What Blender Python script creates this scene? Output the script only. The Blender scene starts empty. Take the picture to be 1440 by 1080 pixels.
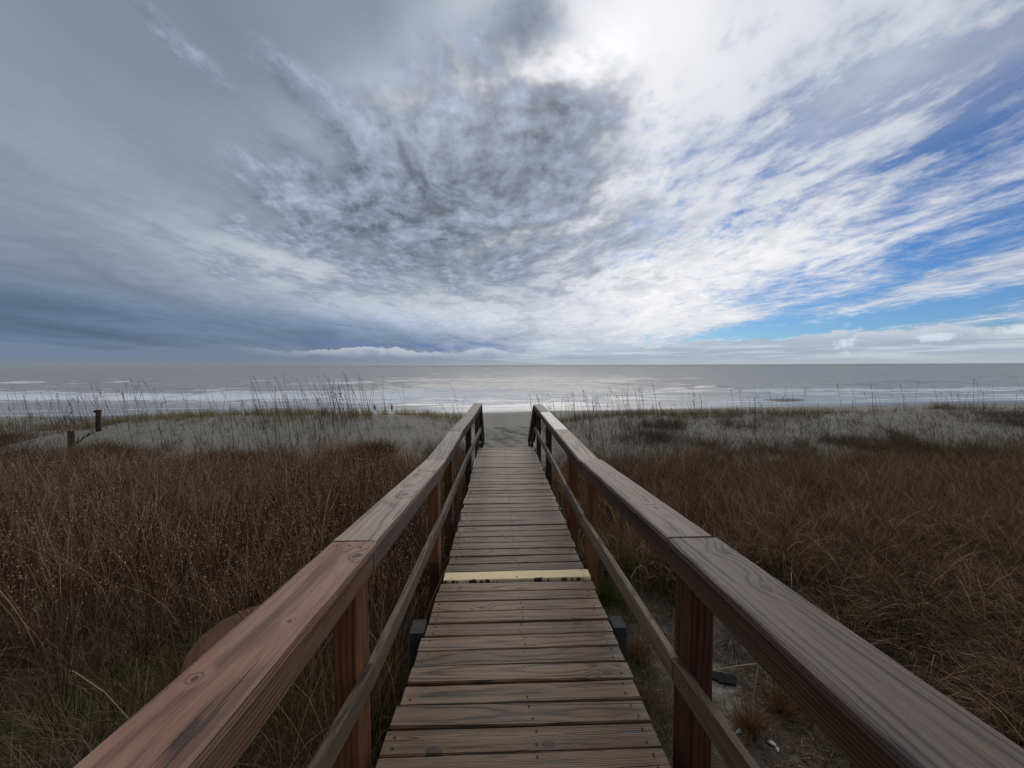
import bpy, bmesh, math, random
import numpy as np
from mathutils import Vector, Matrix

random.seed(7)
rng = np.random.default_rng(11)
scene = bpy.context.scene
COL = scene.collection
R = math.radians

# ------------------------------------------------------------------ node helper
class S:
    """a socket with arithmetic"""
    def __init__(s, nt, sock): s.nt, s.k = nt, sock
    def m(s, op, *others, clamp=False):
        n = s.nt.nodes.new('ShaderNodeMath'); n.operation = op; n.use_clamp = clamp
        for i, o in enumerate((s,) + others):
            if isinstance(o, S): s.nt.links.new(o.k, n.inputs[i])
            else: n.inputs[i].default_value = float(o)
        return S(s.nt, n.outputs[0])
    def __add__(s, o): return s.m('ADD', o)
    __radd__ = __add__
    def __sub__(s, o): return s.m('SUBTRACT', o)
    def __rsub__(s, o): return (s * -1.0) + o
    def __mul__(s, o): return s.m('MULTIPLY', o)
    __rmul__ = __mul__
    def __truediv__(s, o): return s.m('DIVIDE', o)
    def __pow__(s, o): return s.m('POWER', o)
    def max(s, o): return s.m('MAXIMUM', o)
    def min(s, o): return s.m('MINIMUM', o)
    def clamp(s): return s.m('ADD', 0.0, clamp=True)
    def sm(s, a, b, lo=0.0, hi=1.0):
        n = s.nt.nodes.new('ShaderNodeMapRange'); n.interpolation_type = 'SMOOTHSTEP'
        s.nt.links.new(s.k, n.inputs[0])
        for i, v in zip((1, 2, 3, 4), (a, b, lo, hi)): n.inputs[i].default_value = v
        return S(s.nt, n.outputs[0])
    def lin(s, a, b, lo=0.0, hi=1.0):
        n = s.nt.nodes.new('ShaderNodeMapRange'); n.clamp = True
        s.nt.links.new(s.k, n.inputs[0])
        for i, v in zip((1, 2, 3, 4), (a, b, lo, hi)): n.inputs[i].default_value = v
        return S(s.nt, n.outputs[0])

def link(nt, v, sock):
    if isinstance(v, S): nt.links.new(v.k, sock)
    elif v is not None:
        if isinstance(v, tuple) and len(v) == 3 and sock.type == 'RGBA': v = v + (1.0,)
        sock.default_value = v

def xyz(nt, a, b, c):
    n = nt.nodes.new('ShaderNodeCombineXYZ')
    for i, v in enumerate((a, b, c)): link(nt, v, n.inputs[i])
    return S(nt, n.outputs[0])
def sep(nt, v):
    n = nt.nodes.new('ShaderNodeSeparateXYZ'); nt.links.new(v.k, n.inputs[0])
    return [S(nt, o) for o in n.outputs]
def noise(nt, vec, scale=1.0, detail=4.0, rough=0.5, dist=0.0, dim='3D', out=0):
    n = nt.nodes.new('ShaderNodeTexNoise'); n.noise_dimensions = dim
    if vec is not None: nt.links.new(vec.k, n.inputs['Vector'])
    n.inputs['Scale'].default_value = scale; n.inputs['Detail'].default_value = detail
    n.inputs['Roughness'].default_value = rough; n.inputs['Distortion'].default_value = dist
    return S(nt, n.outputs[out])
def voro(nt, vec, scale=1.0, rnd=1.0, feat='F1'):
    n = nt.nodes.new('ShaderNodeTexVoronoi'); n.feature = feat
    nt.links.new(vec.k, n.inputs['Vector']); n.inputs['Scale'].default_value = scale
    n.inputs['Randomness'].default_value = rnd
    return S(nt, n.outputs['Distance']), S(nt, n.outputs['Color'])
def mix(nt, f, a, b):
    n = nt.nodes.new('ShaderNodeMix'); n.data_type = 'RGBA'
    link(nt, f, n.inputs[0]); link(nt, a, n.inputs[6]); link(nt, b, n.inputs[7])
    return S(nt, n.outputs[2])
def scale_col(nt, c, f):
    n = nt.nodes.new('ShaderNodeVectorMath'); n.operation = 'SCALE'
    link(nt, c, n.inputs[0]); link(nt, f, n.inputs[3])
    return S(nt, n.outputs[0])
def mul_col(nt, a, b):
    n = nt.nodes.new('ShaderNodeVectorMath'); n.operation = 'MULTIPLY'
    link(nt, a, n.inputs[0]); link(nt, b, n.inputs[1])
    return S(nt, n.outputs[0])
def attr(nt, name, out='Vector'):
    n = nt.nodes.new('ShaderNodeAttribute'); n.attribute_name = name
    return S(nt, n.outputs[out])
def bump(nt, h, strength=0.5, dist=0.01):
    n = nt.nodes.new('ShaderNodeBump'); nt.links.new(h.k, n.inputs['Height'])
    n.inputs['Strength'].default_value = strength; n.inputs['Distance'].default_value = dist
    return S(nt, n.outputs[0])
def new_mat(name):
    m = bpy.data.materials.new(name); m.use_nodes = True
    nt = m.node_tree; b = nt.nodes['Principled BSDF']
    return m, nt, b
def position(nt):
    n = nt.nodes.new('ShaderNodeNewGeometry'); return S(nt, n.outputs['Position'])

# ------------------------------------------------------------------ camera
F = 585.0 / 1440.0
CAMZ = 1.78
cam_d = bpy.data.cameras.new('camera'); cam = bpy.data.objects.new('camera', cam_d); COL.objects.link(cam)
cam_d.sensor_width = 36.0; cam_d.lens = 36.0 * F; cam_d.clip_start = 0.05; cam_d.clip_end = 60000
cam.location = (0, 0, CAMZ)
YAW = math.atan(21.0 / 585.0); PITCH = math.atan(26.0 / 585.0); ROLL = 0.0042
m = Matrix.Rotation(-YAW, 4, 'Z') @ Matrix.Rotation(math.pi / 2 - PITCH, 4, 'X') @ Matrix.Rotation(-ROLL, 4, 'Z')
cam.matrix_world = Matrix.Translation((0, 0, CAMZ)) @ m
scene.camera = cam

def sight(px, py):
    """survey of the place: slopes x/y and z/y of a sighting from the camera"""
    d = m.to_3x3() @ Vector(((px - 720) / 585.0, (540 - py) / 585.0, -1.0))
    return d.x / d.y, d.z / d.y
def azel(px, py):
    """bearing and height above the horizon (degrees) of a sighting"""
    a, b = sight(px, py)
    return math.degrees(math.atan(a)), math.degrees(math.atan2(b, math.hypot(1, a)))

# ------------------------------------------------------------------ world : blue sky, cloud sheets
SUN_AZ, SUN_EL = azel(740, 165)
SEEDS = (9.0, 28.0, 50.0)
def build_world():
    w = bpy.data.worlds.new('World'); scene.world = w; w.use_nodes = True
    nt = w.node_tree
    bg = nt.nodes['Background']
    tc = nt.nodes.new('ShaderNodeTexCoord'); d = S(nt, tc.outputs['Generated'])
    x, y, z = sep(nt, d)
    zc = z.max(0.0)
    az = x.m('ARCTAN2', y) * (180 / math.pi)
    el = z.m('ARCSINE') * (180 / math.pi)
    st = 0.1
    sky = nt.nodes.new('ShaderNodeTexSky'); sky.sky_type = 'NISHITA'; sky.sun_disc = False
    sky.sun_elevation = R(SUN_EL); sky.sun_rotation = R(SUN_AZ); sky.air_density = 1.0; sky.dust_density = 0.4; sky.ozone_density = 2.0
    blue = mul_col(nt, S(nt, sky.outputs[0]), (0.30, 0.52, 0.86))
    blue = scale_col(nt, blue, el.lin(0, 40, 0.90, 0.62))
    # flat cloud sheet overhead: streets run out to sea
    inv = 1.0 / 1.0
    k = (zc + 0.075)
    qx, qy = x / k, y / k
    q = xyz(nt, qx, qy, 0.0)
    wv = noise(nt, xyz(nt, qx * 0.7 + 3.1, qy * 0.45, 0.0), 1.0, 2.0, out=1, dim='2D')
    wx, wy, _ = sep(nt, wv)
    qwx, qwy = qx + (wx - 0.5) * 0.9, qy + (wy - 0.5) * 1.2
    n_big = noise(nt, xyz(nt, qwx * 0.75 + SEEDS[0], qwy * 0.28, 0.0), 1.0, 3.0, 0.55, dim='2D')
    n_str = noise(nt, xyz(nt, qwx * 1.45 - qwy * 0.22, qwy * 0.46 + SEEDS[1], 0.0), 1.0, 6.0, 0.57, dim='2D')
    n_lump = noise(nt, xyz(nt, (qx + qwx) * 1.25 + SEEDS[2], (qy + qwy) * 0.85, 0.0), 1.0, 4.0, 0.62, dim='2D')
    n_fine = noise(nt, xyz(nt, (qx + qwx) * 4.6, (qy + qwy) * 3.0 + 17.0, 0.0), 1.0, 4.0, 0.66, dim='2D')
    n_puff = noise(nt, xyz(nt, qx * 5.0 + 23.0, qy * 3.6, 0.0), 1.0, 4.0, 0.6, dim='2D')

    ae1 = xyz(nt, az, el, 1.0)
    def dot(v, w):
        n = nt.nodes.new('ShaderNodeVectorMath'); n.operation = 'DOT_PRODUCT'
        nt.links.new(v.k, n.inputs[0]); n.inputs[1].default_value = w
        return S(nt, n.outputs['Value'])
    def blob(px, py, sx, sy, rot=0.0):
        a0, e0 = azel(px, py)
        # px sizes -> degrees at that bearing
        ka = math.degrees(1 / 585.0) * math.cos(R(a0)) ** 2
        ke = math.degrees(1 / 585.0) * math.cos(R(e0)) ** 2 * math.cos(R(a0))
        c, s_ = math.cos(R(rot)), math.sin(R(rot))
        u = dot(ae1, (c / (ka * sx), s_ / (ke * sx), -(a0 * c / ka + e0 * s_ / ke) / sx))
        v = dot(ae1, (-s_ / (ka * sy), c / (ke * sy), -(e0 * c / ke - a0 * s_ / ka) / sy))
        q2 = u.m('MULTIPLY_ADD', u, v * v)
        n = nt.nodes.new('ShaderNodeMath'); n.operation = 'POWER'; n.inputs[0].default_value = math.exp(-1)
        nt.links.new(q2.k, n.inputs[1]); return S(nt, n.outputs[0])

    # --- brightness of the thin overcast : grey in the west, blazing round the veiled sun
    glow = blob(870, 200, 140, 220, 0) * 0.36 + blob(980, 40, 230, 150) * 0.20
    glow = glow + blob(745, 140, 130, 46, 24) * 0.75 + blob(590, 165, 110, 45, 14) * 0.55 + blob(650, 60, 90, 60, 40) * 0.22 \
        + blob(640, 260, 190, 90) * 0.22
    glow_low = blob(440, 385, 150, 34, -10) * 0.26 + blob(840, 400, 300, 75) * 0.24 + blob(620, 445, 260, 22, 0) * 0.14
    front = y.sm(-0.3, 0.5)
    east = az.sm(-14, 30)
    base_v = (east * 0.32 + 0.205)
    base_v = base_v * front.lin(0, 1, 0.50, 1.0)
    bright = base_v + (glow + glow_low) * front
    bright = bright * (n_big - 0.5).m('MULTIPLY_ADD', 0.9, 1.0)
    calm = 1.0 - blob(905, 150, 130, 260) * 0.6
    bright = bright * (n_str - 0.5).m('MULTIPLY_ADD', az.lin(-34, 5, 0.24, 0.85) * calm, 1.0)
    bright = bright * (n_lump - 0.5).m('MULTIPLY_ADD', az.lin(-25, 5, 0.24, 0.55) * calm, 1.0)
    bright = bright * (n_fine - 0.5).m('MULTIPLY_ADD', blob(760, 390, 560, 110) * 0.75, 1.0)
    # dark rainy band low in the west
    rain = blob(40, 450, 440, 60, -3) * 1.0 + blob(500, 468, 200, 26, -4) * 0.65 + blob(0, 300, 240, 200) * 0.12
    rain = rain.min(1.0)
    bright = bright * (1.0 - rain * 0.36)
    bright = (1.0 - (bright * -1.35).m('EXPONENT')) * 1.13
    cool = mix(nt, bright.lin(0.2, 0.80), (0.79, 0.93, 1.19), (1.0, 1.0, 1.03))
    cool = mix(nt, rain * 0.95, cool, (0.58, 0.84, 1.32))
    cloud = scale_col(nt, cool, bright * (1.0 / st))

    # --- holes to the blue : low in the east
    hole = blob(1260, 375, 270, 60, 10) * 0.34 + blob(1220, 455, 360, 26, 3) * 0.52 + blob(1010, 315, 130, 38, 12) * 0.20 + blob(1440, 300, 160, 70, 12) * 0.16 \
        + blob(1160, 155, 170, 60, 14) * 0.28 + blob(1400, 90, 220, 110, 10) * 0.20 + blob(1120, 255, 100, 65, 30) * 0.22 + blob(1330, 190, 180, 60, 25) * 0.20 \
        + blob(600, 486, 190, 9, -1) * 0.30
    cover = (n_str * 1.00 + n_fine * 0.60 + n_lump * 0.50) - hole * 1.25
    cov = cover.sm(0.40, 1.0)
    cov = cov.max(blob(1280, 70, 420, 130, 8) * (n_str * 0.9 + n_lump * 0.5 - 0.08))
    veil = az.sm(4, 18)
    cov = 1.0 - (1.0 - cov) * (veil.max(blob(600, 486, 260, 12, -1) * 0.7))
    blue = mix(nt, az.sm(-2, 12), scale_col(nt, (0.10, 0.19, 0.42), 1.0 / st), blue)
    col = mix(nt, cov, blue, cloud)

    # --- broken altocumulus flecks over the blue
    fl = (n_puff * 0.8 + n_fine * 0.2 + (n_str - 0.5) * 0.4).sm(0.49, 0.62) * blob(1010, 335, 240, 80, 10)
    col = mix(nt, fl * 0.85, col, scale_col(nt, (0.95, 0.98, 1.03), 0.66 / st))

    # --- the dark lumpy cloud under the sun
    dk = blob(640, 250, 225, 92, 18) * 0.95 + blob(765, 170, 60, 44, 35) * 0.44 + blob(520, 185, 80, 50, 0) * 0.30 \
        + blob(735, 30, 46, 75, -20) * 0.62 + blob(880, 265, 120, 60, -8) * 0.20 + blob(690, 345, 260, 62, -4) * 0.42 + blob(620, 80, 80, 60, 40) * 0.22 \
        + blob(410, 120, 80, 32, -42) * 0.42 + blob(240, 55, 150, 24, -34) * 0.42 + blob(600, 400, 220, 36, 0) * 0.22 + blob(250, 350, 260, 26, -12) * 0.22
    dn = dk + (n_lump - 0.5) * 1.9 + (n_fine - 0.5) * 0.55
    dm = dn.sm(0.08, 0.66) * dk.sm(0.04, 0.26)
    dcol = scale_col(nt, (0.83, 0.95, 1.26), ((n_lump - 0.5) * 0.58 + (n_fine - 0.5) * 0.55 + 0.244).max(0.125) * (1.0 / st))
    col = mix(nt, dm * 0.9, col, dcol)

    # --- low bank along the sea horizon, with bright ragged tops
    hz = noise(nt, xyz(nt, az * 0.16, el * 0.30 + 2.0, 0.0), 1.0, 5.0, 0.6, dim='2D')
    hz2 = noise(nt, xyz(nt, az * 0.05, 9.0, 0.0), 1.0, 1.0, dim='2D')
    top = az.lin(-50, -22, 1.7, 1.7) + hz2 * 1.6 + az.sm(2, 40) * 1.2 - 0.35 + (hz - 0.5) * 2.6
    edge = top - el
    bank = edge.sm(-0.04, 0.22)
    rim = edge.sm(0.0, 0.14) * (1.0 - edge.sm(0.15, 1.3)) * (hz2 + hz * 0.8).sm(0.62, 1.05)
    bcol = mix(nt, az.sm(-32, 20), (0.150, 0.200, 0.29), (0.33, 0.39, 0.48))
    bcol = mix(nt, rim * az.sm(-33, -22) * 0.6, bcol, (0.60, 0.64, 0.70))
    bcol = mix(nt, (noise(nt, xyz(nt, az * 0.1, el * 1.6 + 5.0, 0.0), 1.0, 4.0, 0.6, dim='2D') - 0.46).lin(0, 0.2) * az.sm(-10, 10), bcol, (0.50, 0.55, 0.62))
    bcol = mix(nt, el.sm(0.0, 1.3, 1.0, 0.0) * 0.8, bcol, mix(nt, az.sm(-35, 25), (0.19, 0.208, 0.228), (0.40, 0.44, 0.485)))
    col = mix(nt, bank * az.sm(-75, -45, 0.5, 0.95), col, scale_col(nt, bcol, 1.0 / st))
    # scattered fair-weather tops in the east
    pf = noise(nt, xyz(nt, az * 0.42, el * 0.55 + 31.0, 0.0), 1.0, 5.0, 0.6, dim='2D') + blob(1190, 480, 36, 17) * 0.34 + blob(1315, 474, 36, 8) * 0.32 + blob(1430, 463, 50, 10) * 0.34 - 0.12
    col = mix(nt, pf.sm(0.55, 0.72) * 0.8 * (blob(1190, 480, 60, 22) + blob(1315, 474, 60, 13) + blob(1430, 463, 70, 15)).min(1.0), col, scale_col(nt, (0.62, 0.68, 0.76), 1.0 / st))
    # below the horizon: dim
    col = mix(nt, el.sm(-3.0, -0.2), scale_col(nt, (0.10, 0.10, 0.10), 1.0 / st), col)
    nt.links.new(col.k, bg.inputs[0]); bg.inputs[1].default_value = st
    w.cycles.sampling_method = 'NONE'
build_world()

sun_d = bpy.data.lights.new('sun', 'SUN'); sun_d.energy = 1.0; sun_d.angle = R(50); sun_d.color = (1.0, 0.95, 0.88)
sun = bpy.data.objects.new('sun', sun_d); COL.objects.link(sun)
sd = Vector((math.sin(R(SUN_AZ)) * math.cos(R(SUN_EL)), math.cos(R(SUN_AZ)) * math.cos(R(SUN_EL)), math.sin(R(SUN_EL))))
sun.rotation_euler = sd.to_track_quat('Z', 'Y').to_euler(); sun.location = (0, 20, 30)

# ------------------------------------------------------------------ object helpers
def setp(o, label=None, cat=None, group=None, kind=None):
    if label: o['label'] = label
    if cat: o['category'] = cat
    if group: o['group'] = group
    if kind: o['kind'] = kind
    return o
def empty(name, loc=(0, 0, 0), parent=None):
    o = bpy.data.objects.new(name, None); COL.objects.link(o); o.location = loc; o.empty_display_size = 0.1
    if parent: o.parent = parent
    return o

class MB:
    """gathers vertices and faces for one mesh; every vertex keeps its place in its own board"""
    def __init__(s): s.v, s.f, s.mi, s.wp, s.wr = [], [], [], [], []
    def add(s, verts, faces, wp=None, wr=0.0, mi=0):
        b = len(s.v); s.v += [tuple(v) for v in verts]
        s.f += [tuple(b + i for i in f) for f in faces]; s.mi += [mi] * len(faces)
        s.wp += [tuple(p) for p in (wp if wp is not None else verts)]; s.wr += [wr] * len(verts)
    def board(s, p0, p1, width, thick, side=None, seg=1, ch=0.004, warp=0.0, mi=0, wr=None, endcut=0.0):
        p0, p1 = Vector(p0), Vector(p1); ax = (p1 - p0); L = ax.length; ax.normalize()
        side = Vector(side) if side is not None else Vector((0, 0, 1)).cross(ax)
        side = (side - ax * side.dot(ax)).normalized(); up = ax.cross(side) * -1.0
        if up.z < -1e-6: up = -up
        w, t = width / 2, thick / 2; c = min(ch, w * .4, t * .4)
        prof = [(-w + c, -t), (w - c, -t), (w, -t + c), (w, t - c), (w - c, t), (-w + c, t), (-w, t - c), (-w, -t + c)]
        off = (random.uniform(0, 40), random.uniform(-.02, .02), random.uniform(0, 9)); rr = random.random() if wr is None else wr
        vs, wp = [], []
        n = seg + 1; ph = random.uniform(0, 6.28); ph2 = random.uniform(0, 6.28)
        for i in range(n):
            u = L * i / seg
            du = warp * math.sin(ph + u * 2.1) ; dv = warp * math.sin(ph2 + u * 1.7)
            ring = []
            for (a, b) in prof:
                p = p0 + ax * u + side * (a + du + random.uniform(-1, 1) * min(warp, .0012)) + up * (b + dv + random.uniform(-1, 1) * min(warp, .0008))
                vs.append(p); wp.append((u + off[0], a + off[1], b + off[2]))
        fs = []
        for i in range(seg):
            for j in range(8):
                k = (j + 1) % 8
                fs.append((i * 8 + j, i * 8 + k, i * 8 + 8 + k, i * 8 + 8 + j))
        fs.append(tuple(range(7, -1, -1))); fs.append(tuple(seg * 8 + j for j in range(8)))
        s.add(vs, fs, wp, rr, mi)
    def disc(s, c, r, n=7, h=0.001, mi=0, axis='Z'):
        c = Vector(c); vs = []
        for hh in (0, h):
            for i in range(n):
                a = 6.2832 * i / n; vs.append(c + Vector((r * math.cos(a), r * math.sin(a), hh)))
        fs = [tuple(range(n, 2 * n))] + [(i, (i + 1) % n, n + (i + 1) % n, n + i) for i in range(n)]
        s.add(vs, fs, mi=mi)
    def build(s, name, mats, parent=None, loc=(0, 0, 0)):
        me = bpy.data.meshes.new(name); L = Vector(loc)
        me.from_pydata([tuple(Vector(v) - L) for v in s.v], [], s.f)
        for mm in (mats if isinstance(mats, (list, tuple)) else [mats]): me.materials.append(mm)
        me.polygons.foreach_set('material_index', s.mi)
        a = me.attributes.new('wp', 'FLOAT_VECTOR', 'POINT'); a.data.foreach_set('vector', np.array(s.wp, 'f').ravel())
        a = me.attributes.new('wpos', 'FLOAT_VECTOR', 'POINT'); a.data.foreach_set('vector', np.array(s.v, 'f').ravel())
        a = me.attributes.new('wr', 'FLOAT', 'POINT'); a.data.foreach_set('value', np.array(s.wr, 'f'))
        bm = bmesh.new(); bm.from_mesh(me); bmesh.ops.recalc_face_normals(bm, faces=bm.faces); bm.to_mesh(me); bm.free()
        o = bpy.data.objects.new(name, me); COL.objects.link(o); o.location = loc
        if parent: o.parent = parent
        return o

def big_mesh(name, verts, faces, mats, attrs=(), smooth=False, parent=None):
    me = bpy.data.meshes.new(name)
    nv, nf = len(verts), len(faces); k = faces.shape[1]
    me.vertices.add(nv); me.vertices.foreach_set('co', verts.astype('f').ravel())
    me.loops.add(nf * k); me.loops.foreach_set('vertex_index', faces.astype('i').ravel())
    me.polygons.add(nf); me.polygons.foreach_set('loop_start', np.arange(0, nf * k, k, dtype='i'))
    me.polygons.foreach_set('use_smooth', np.full(nf, smooth, dtype=bool))
    me.update(calc_edges=True)
    for (an, data) in attrs:
        a = me.attributes.new(an, 'FLOAT_COLOR', 'POINT')
        d4 = np.ones((nv, 4), 'f'); d4[:, :data.shape[1]] = data
        a.data.foreach_set('color', d4.ravel())
    for mm in (mats if isinstance(mats, (list, tuple)) else [mats]): me.materials.append(mm)
    o = bpy.data.objects.new(name, me); COL.objects.link(o)
    if parent: o.parent = parent
    return o

# ------------------------------------------------------------------ numpy noise
_P = np.random.default_rng(5).random((256, 256)).astype('f')
def vnoise(x, y):
    xi, yi = np.floor(x).astype(int), np.floor(y).astype(int); fx, fy = x - xi, y - yi
    fx = fx * fx * (3 - 2 * fx); fy = fy * fy * (3 - 2 * fy)
    g = lambda i, j: _P[i % 256, j % 256]
    return (g(xi, yi) * (1 - fx) + g(xi + 1, yi) * fx) * (1 - fy) + (g(xi, yi + 1) * (1 - fx) + g(xi + 1, yi + 1) * fx) * fy
def fbm(x, y, o=4, r=0.5):
    s = 0; a = 1; t = 0
    for i in range(o):
        s = s + a * vnoise(x * 2 ** i + 17.3 * i, y * 2 ** i + 5.1 * i); t += a; a *= r
    return s / t
def sst(a, b, x):
    t = np.clip((x - a) / (b - a), 0, 1); return t * t * (3 - 2 * t)

# ------------------------------------------------------------------ terrain
SEA = -7.7
CR_PX = np.array([-500, -200, 0, 60, 110, 137, 190, 250, 400, 550, 600, 640, 662, 690, 760, 785, 820, 860, 900, 1000, 1100, 1200, 1300, 1440, 1900.])
CR_OFF = np.array([110, 104, 98, 92, 89, 83.4, 76, 72, 68.5, 69, 71.5, 76, 84, 88, 88, 82, 77, 74.4, 72.6, 72, 70.5, 69, 65.5, 65.6, 68.])
YC = 17.0
_cr = [sight(px, 514.3 - (px - 699) * .0042 + o) for px, o in zip(CR_PX, CR_OFF)]
CR_X = np.array([c[0] for c in _cr]) * YC; CR_Z = CAMZ + np.array([c[1] for c in _cr]) * YC
def crest(x): return np.interp(x, CR_X, CR_Z)
def coast(x): return 90 + 0.085 * x + 1.6 * (fbm(x * 0.05 + 40, x * 0 + 3.3, 3) - .5)
def ground_z(x, y):
    x = np.asarray(x, float); y = np.asarray(y, float)
    base = -0.80 - 0.22 * sst(4, 10, y) + 0.16 * (fbm(x * .5 + 9, y * .5 + 4, 3) - .5) * sst(0.7, 2.0, np.abs(x - .18))
    cz = crest(x)
    t = sst(9.5, YC, y)
    z = base * (1 - t) + cz * t
    after = cz - 0.42 * (np.sqrt(np.maximum(y - YC, 0) ** 2 + 5) - math.sqrt(5))
    z = np.where(y > YC, after, z)
    # second low dune seen past the left end of the first
    z = z + (1.9 * np.exp(-((x + 26) / 9) ** 2 - ((y - 23) / 3.2) ** 2)) * sst(15, 19, y)
    beach = SEA + (coast(x) - y) * 0.036
    beach = np.where(y > coast(x), SEA - np.minimum((y - coast(x)) * 0.03, 6), beach)
    k = 0.6
    m_ = np.maximum(z, beach) + k * np.log1p(np.exp(-np.abs(z - beach) / k)) * sst(18, 26, y)
    z = np.where(y > 18, m_, z)
    dn = sst(9.5, 12, y) * (1 - sst(24, 40, y))
    z = z + dn * (0.16 * (fbm(x * .35 + 3, y * .5, 4) - .5) + 0.05 * (fbm(x * 1.6, y * 1.6 + 8, 3) - .5))
    # trodden sand on the way down to the beach
    path = np.exp(-((x - .3) / 1.3) ** 2) * sst(10, 11.5, y) * (1 - sst(40, 55, y))
    z = z + path * 0.20 * (fbm(x * 2.8, y * 2.4, 2) - .5)
    return z

# masks: litter (dark organic cover)
def litter(x, y):
    n = fbm(x * .9 + 3, y * .9 + 7, 4)
    l = 1 - sst(9.3, 11.2, y + 1.6 * (n - .5))
    # bare sand beside the boardwalk
    l = l * (1 - 0.62 * np.exp(-((x - 1.75) / .75) ** 2 - ((y - 3.2) / 1.1) ** 2))
    l = l * (1 - 0.6 * np.exp(-((x + .75) / .32) ** 2 - ((y - 3.7) / .8) ** 2))
    l = l * (1 - 0.95 * np.exp(-((x - 6.3) / .9) ** 2 - ((y - 7.0) / .7) ** 2))
    l = l * (1 - 0.5 * np.exp(-((x - 3.9) / .8) ** 2 - ((y - 5.6) / .35) ** 2))
    return np.clip(l * (0.55 + 0.9 * n), 0, 1)

def build_ground():
    ys = np.concatenate([np.arange(-12, 1, .5), np.arange(1, 12, .07), np.arange(12, 24, .11), np.arange(24, 60, .6), np.arange(60, 112, .5), np.geomspace(112, 9000, 26)])
    t = np.linspace(-1, 1, 430)
    xs = np.sign(t) * (np.abs(t) * 9 + (np.abs(t) ** 3) * 34 + (np.abs(t) ** 9) * 300)
    xs = np.concatenate([[-9000, -3000, -1000], xs, [1000, 3000, 9000]])
    X, Y = np.meshgrid(xs, ys); Z = ground_z(X, Y)
    v = np.stack([X, Y, Z], -1).reshape(-1, 3)
    nx, ny = len(xs), len(ys)
    i = np.arange(nx * ny).reshape(ny, nx)
    f = np.stack([i[:-1, :-1], i[:-1, 1:], i[1:, 1:], i[1:, :-1]], -1).reshape(-1, 4)
    wet = sst(14, 4, coast(v[:, 0]) - v[:, 1] + 5 * (fbm(v[:, 0] * .08, v[:, 1] * .2, 3) - .5))
    a = np.stack([litter(v[:, 0], v[:, 1]), wet, np.exp(-((v[:, 0] - .3) / 1.6) ** 2) * sst(9.5, 11, v[:, 1])], -1)
    mt, nt, b = new_mat('dune_sand')
    p = position(nt); c = attr(nt, 'gm', 'Color')
    lt, wt, pt = sep(nt, c)
    n1 = noise(nt, p, 1.3, 8, .6); n2 = noise(nt, p, 45, 6, .7); n3 = noise(nt, p, 9, 8, .65); n4 = noise(nt, p, 150, 3, .7)
    sand = mix(nt, n1, (.21, .193, .155), (.325, .30, .248))
    sand = mix(nt, n2.sm(.55, .75) * .45, sand, (.16, .14, .115))
    px_, py_, pz_ = sep(nt, p)
    deb = noise(nt, xyz(nt, px_ * 3.5, py_ * 8, 0.0), 1.0, 8, .7)
    sand = mix(nt, deb.sm(.50, .64) * .6, sand, (.105, .095, .078))
    sand = mix(nt, (deb.sm(.47, .58) * pt) * .55, sand, (.12, .105, .075))
    lit = mix(nt, n3, (.035, .022, .014), (.10, .070, .042))
    lit = mix(nt, n2.sm(.5, .62) * .5, lit, (.17, .12, .07))
    ms = (lt + (n3 - .5) * .9 + (n2 - .5) * .5).sm(.3, .62)
    col = mix(nt, ms, sand, lit)
    col = mix(nt, wt, col, (.105, .098, .088))
    nt.links.new(col.k, b.inputs['Base Color'])
    link(nt, wt.lin(0, 1, .95, .35), b.inputs['Roughness'])
    h = noise(nt, p, 5, 5, .6) * 0.5 + n2 * 0.12 + n3 * .25 + n4 * .05
    foot = voro(nt, xyz(nt, px_ * 2.6, py_ * 2.2, 0.0), 1.0, 1.0, 'SMOOTH_F1')[0]
    h = h + foot * pt * 1.8
    link(nt, bump(nt, h, .9, .09), b.inputs['Normal'])
    o = big_mesh('ground', v, f, mt, [('gm', a)], True)
    setp(o, 'sandy dune ground sloping down to the beach', None, None, 'structure')
    return o
build_ground()

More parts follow.
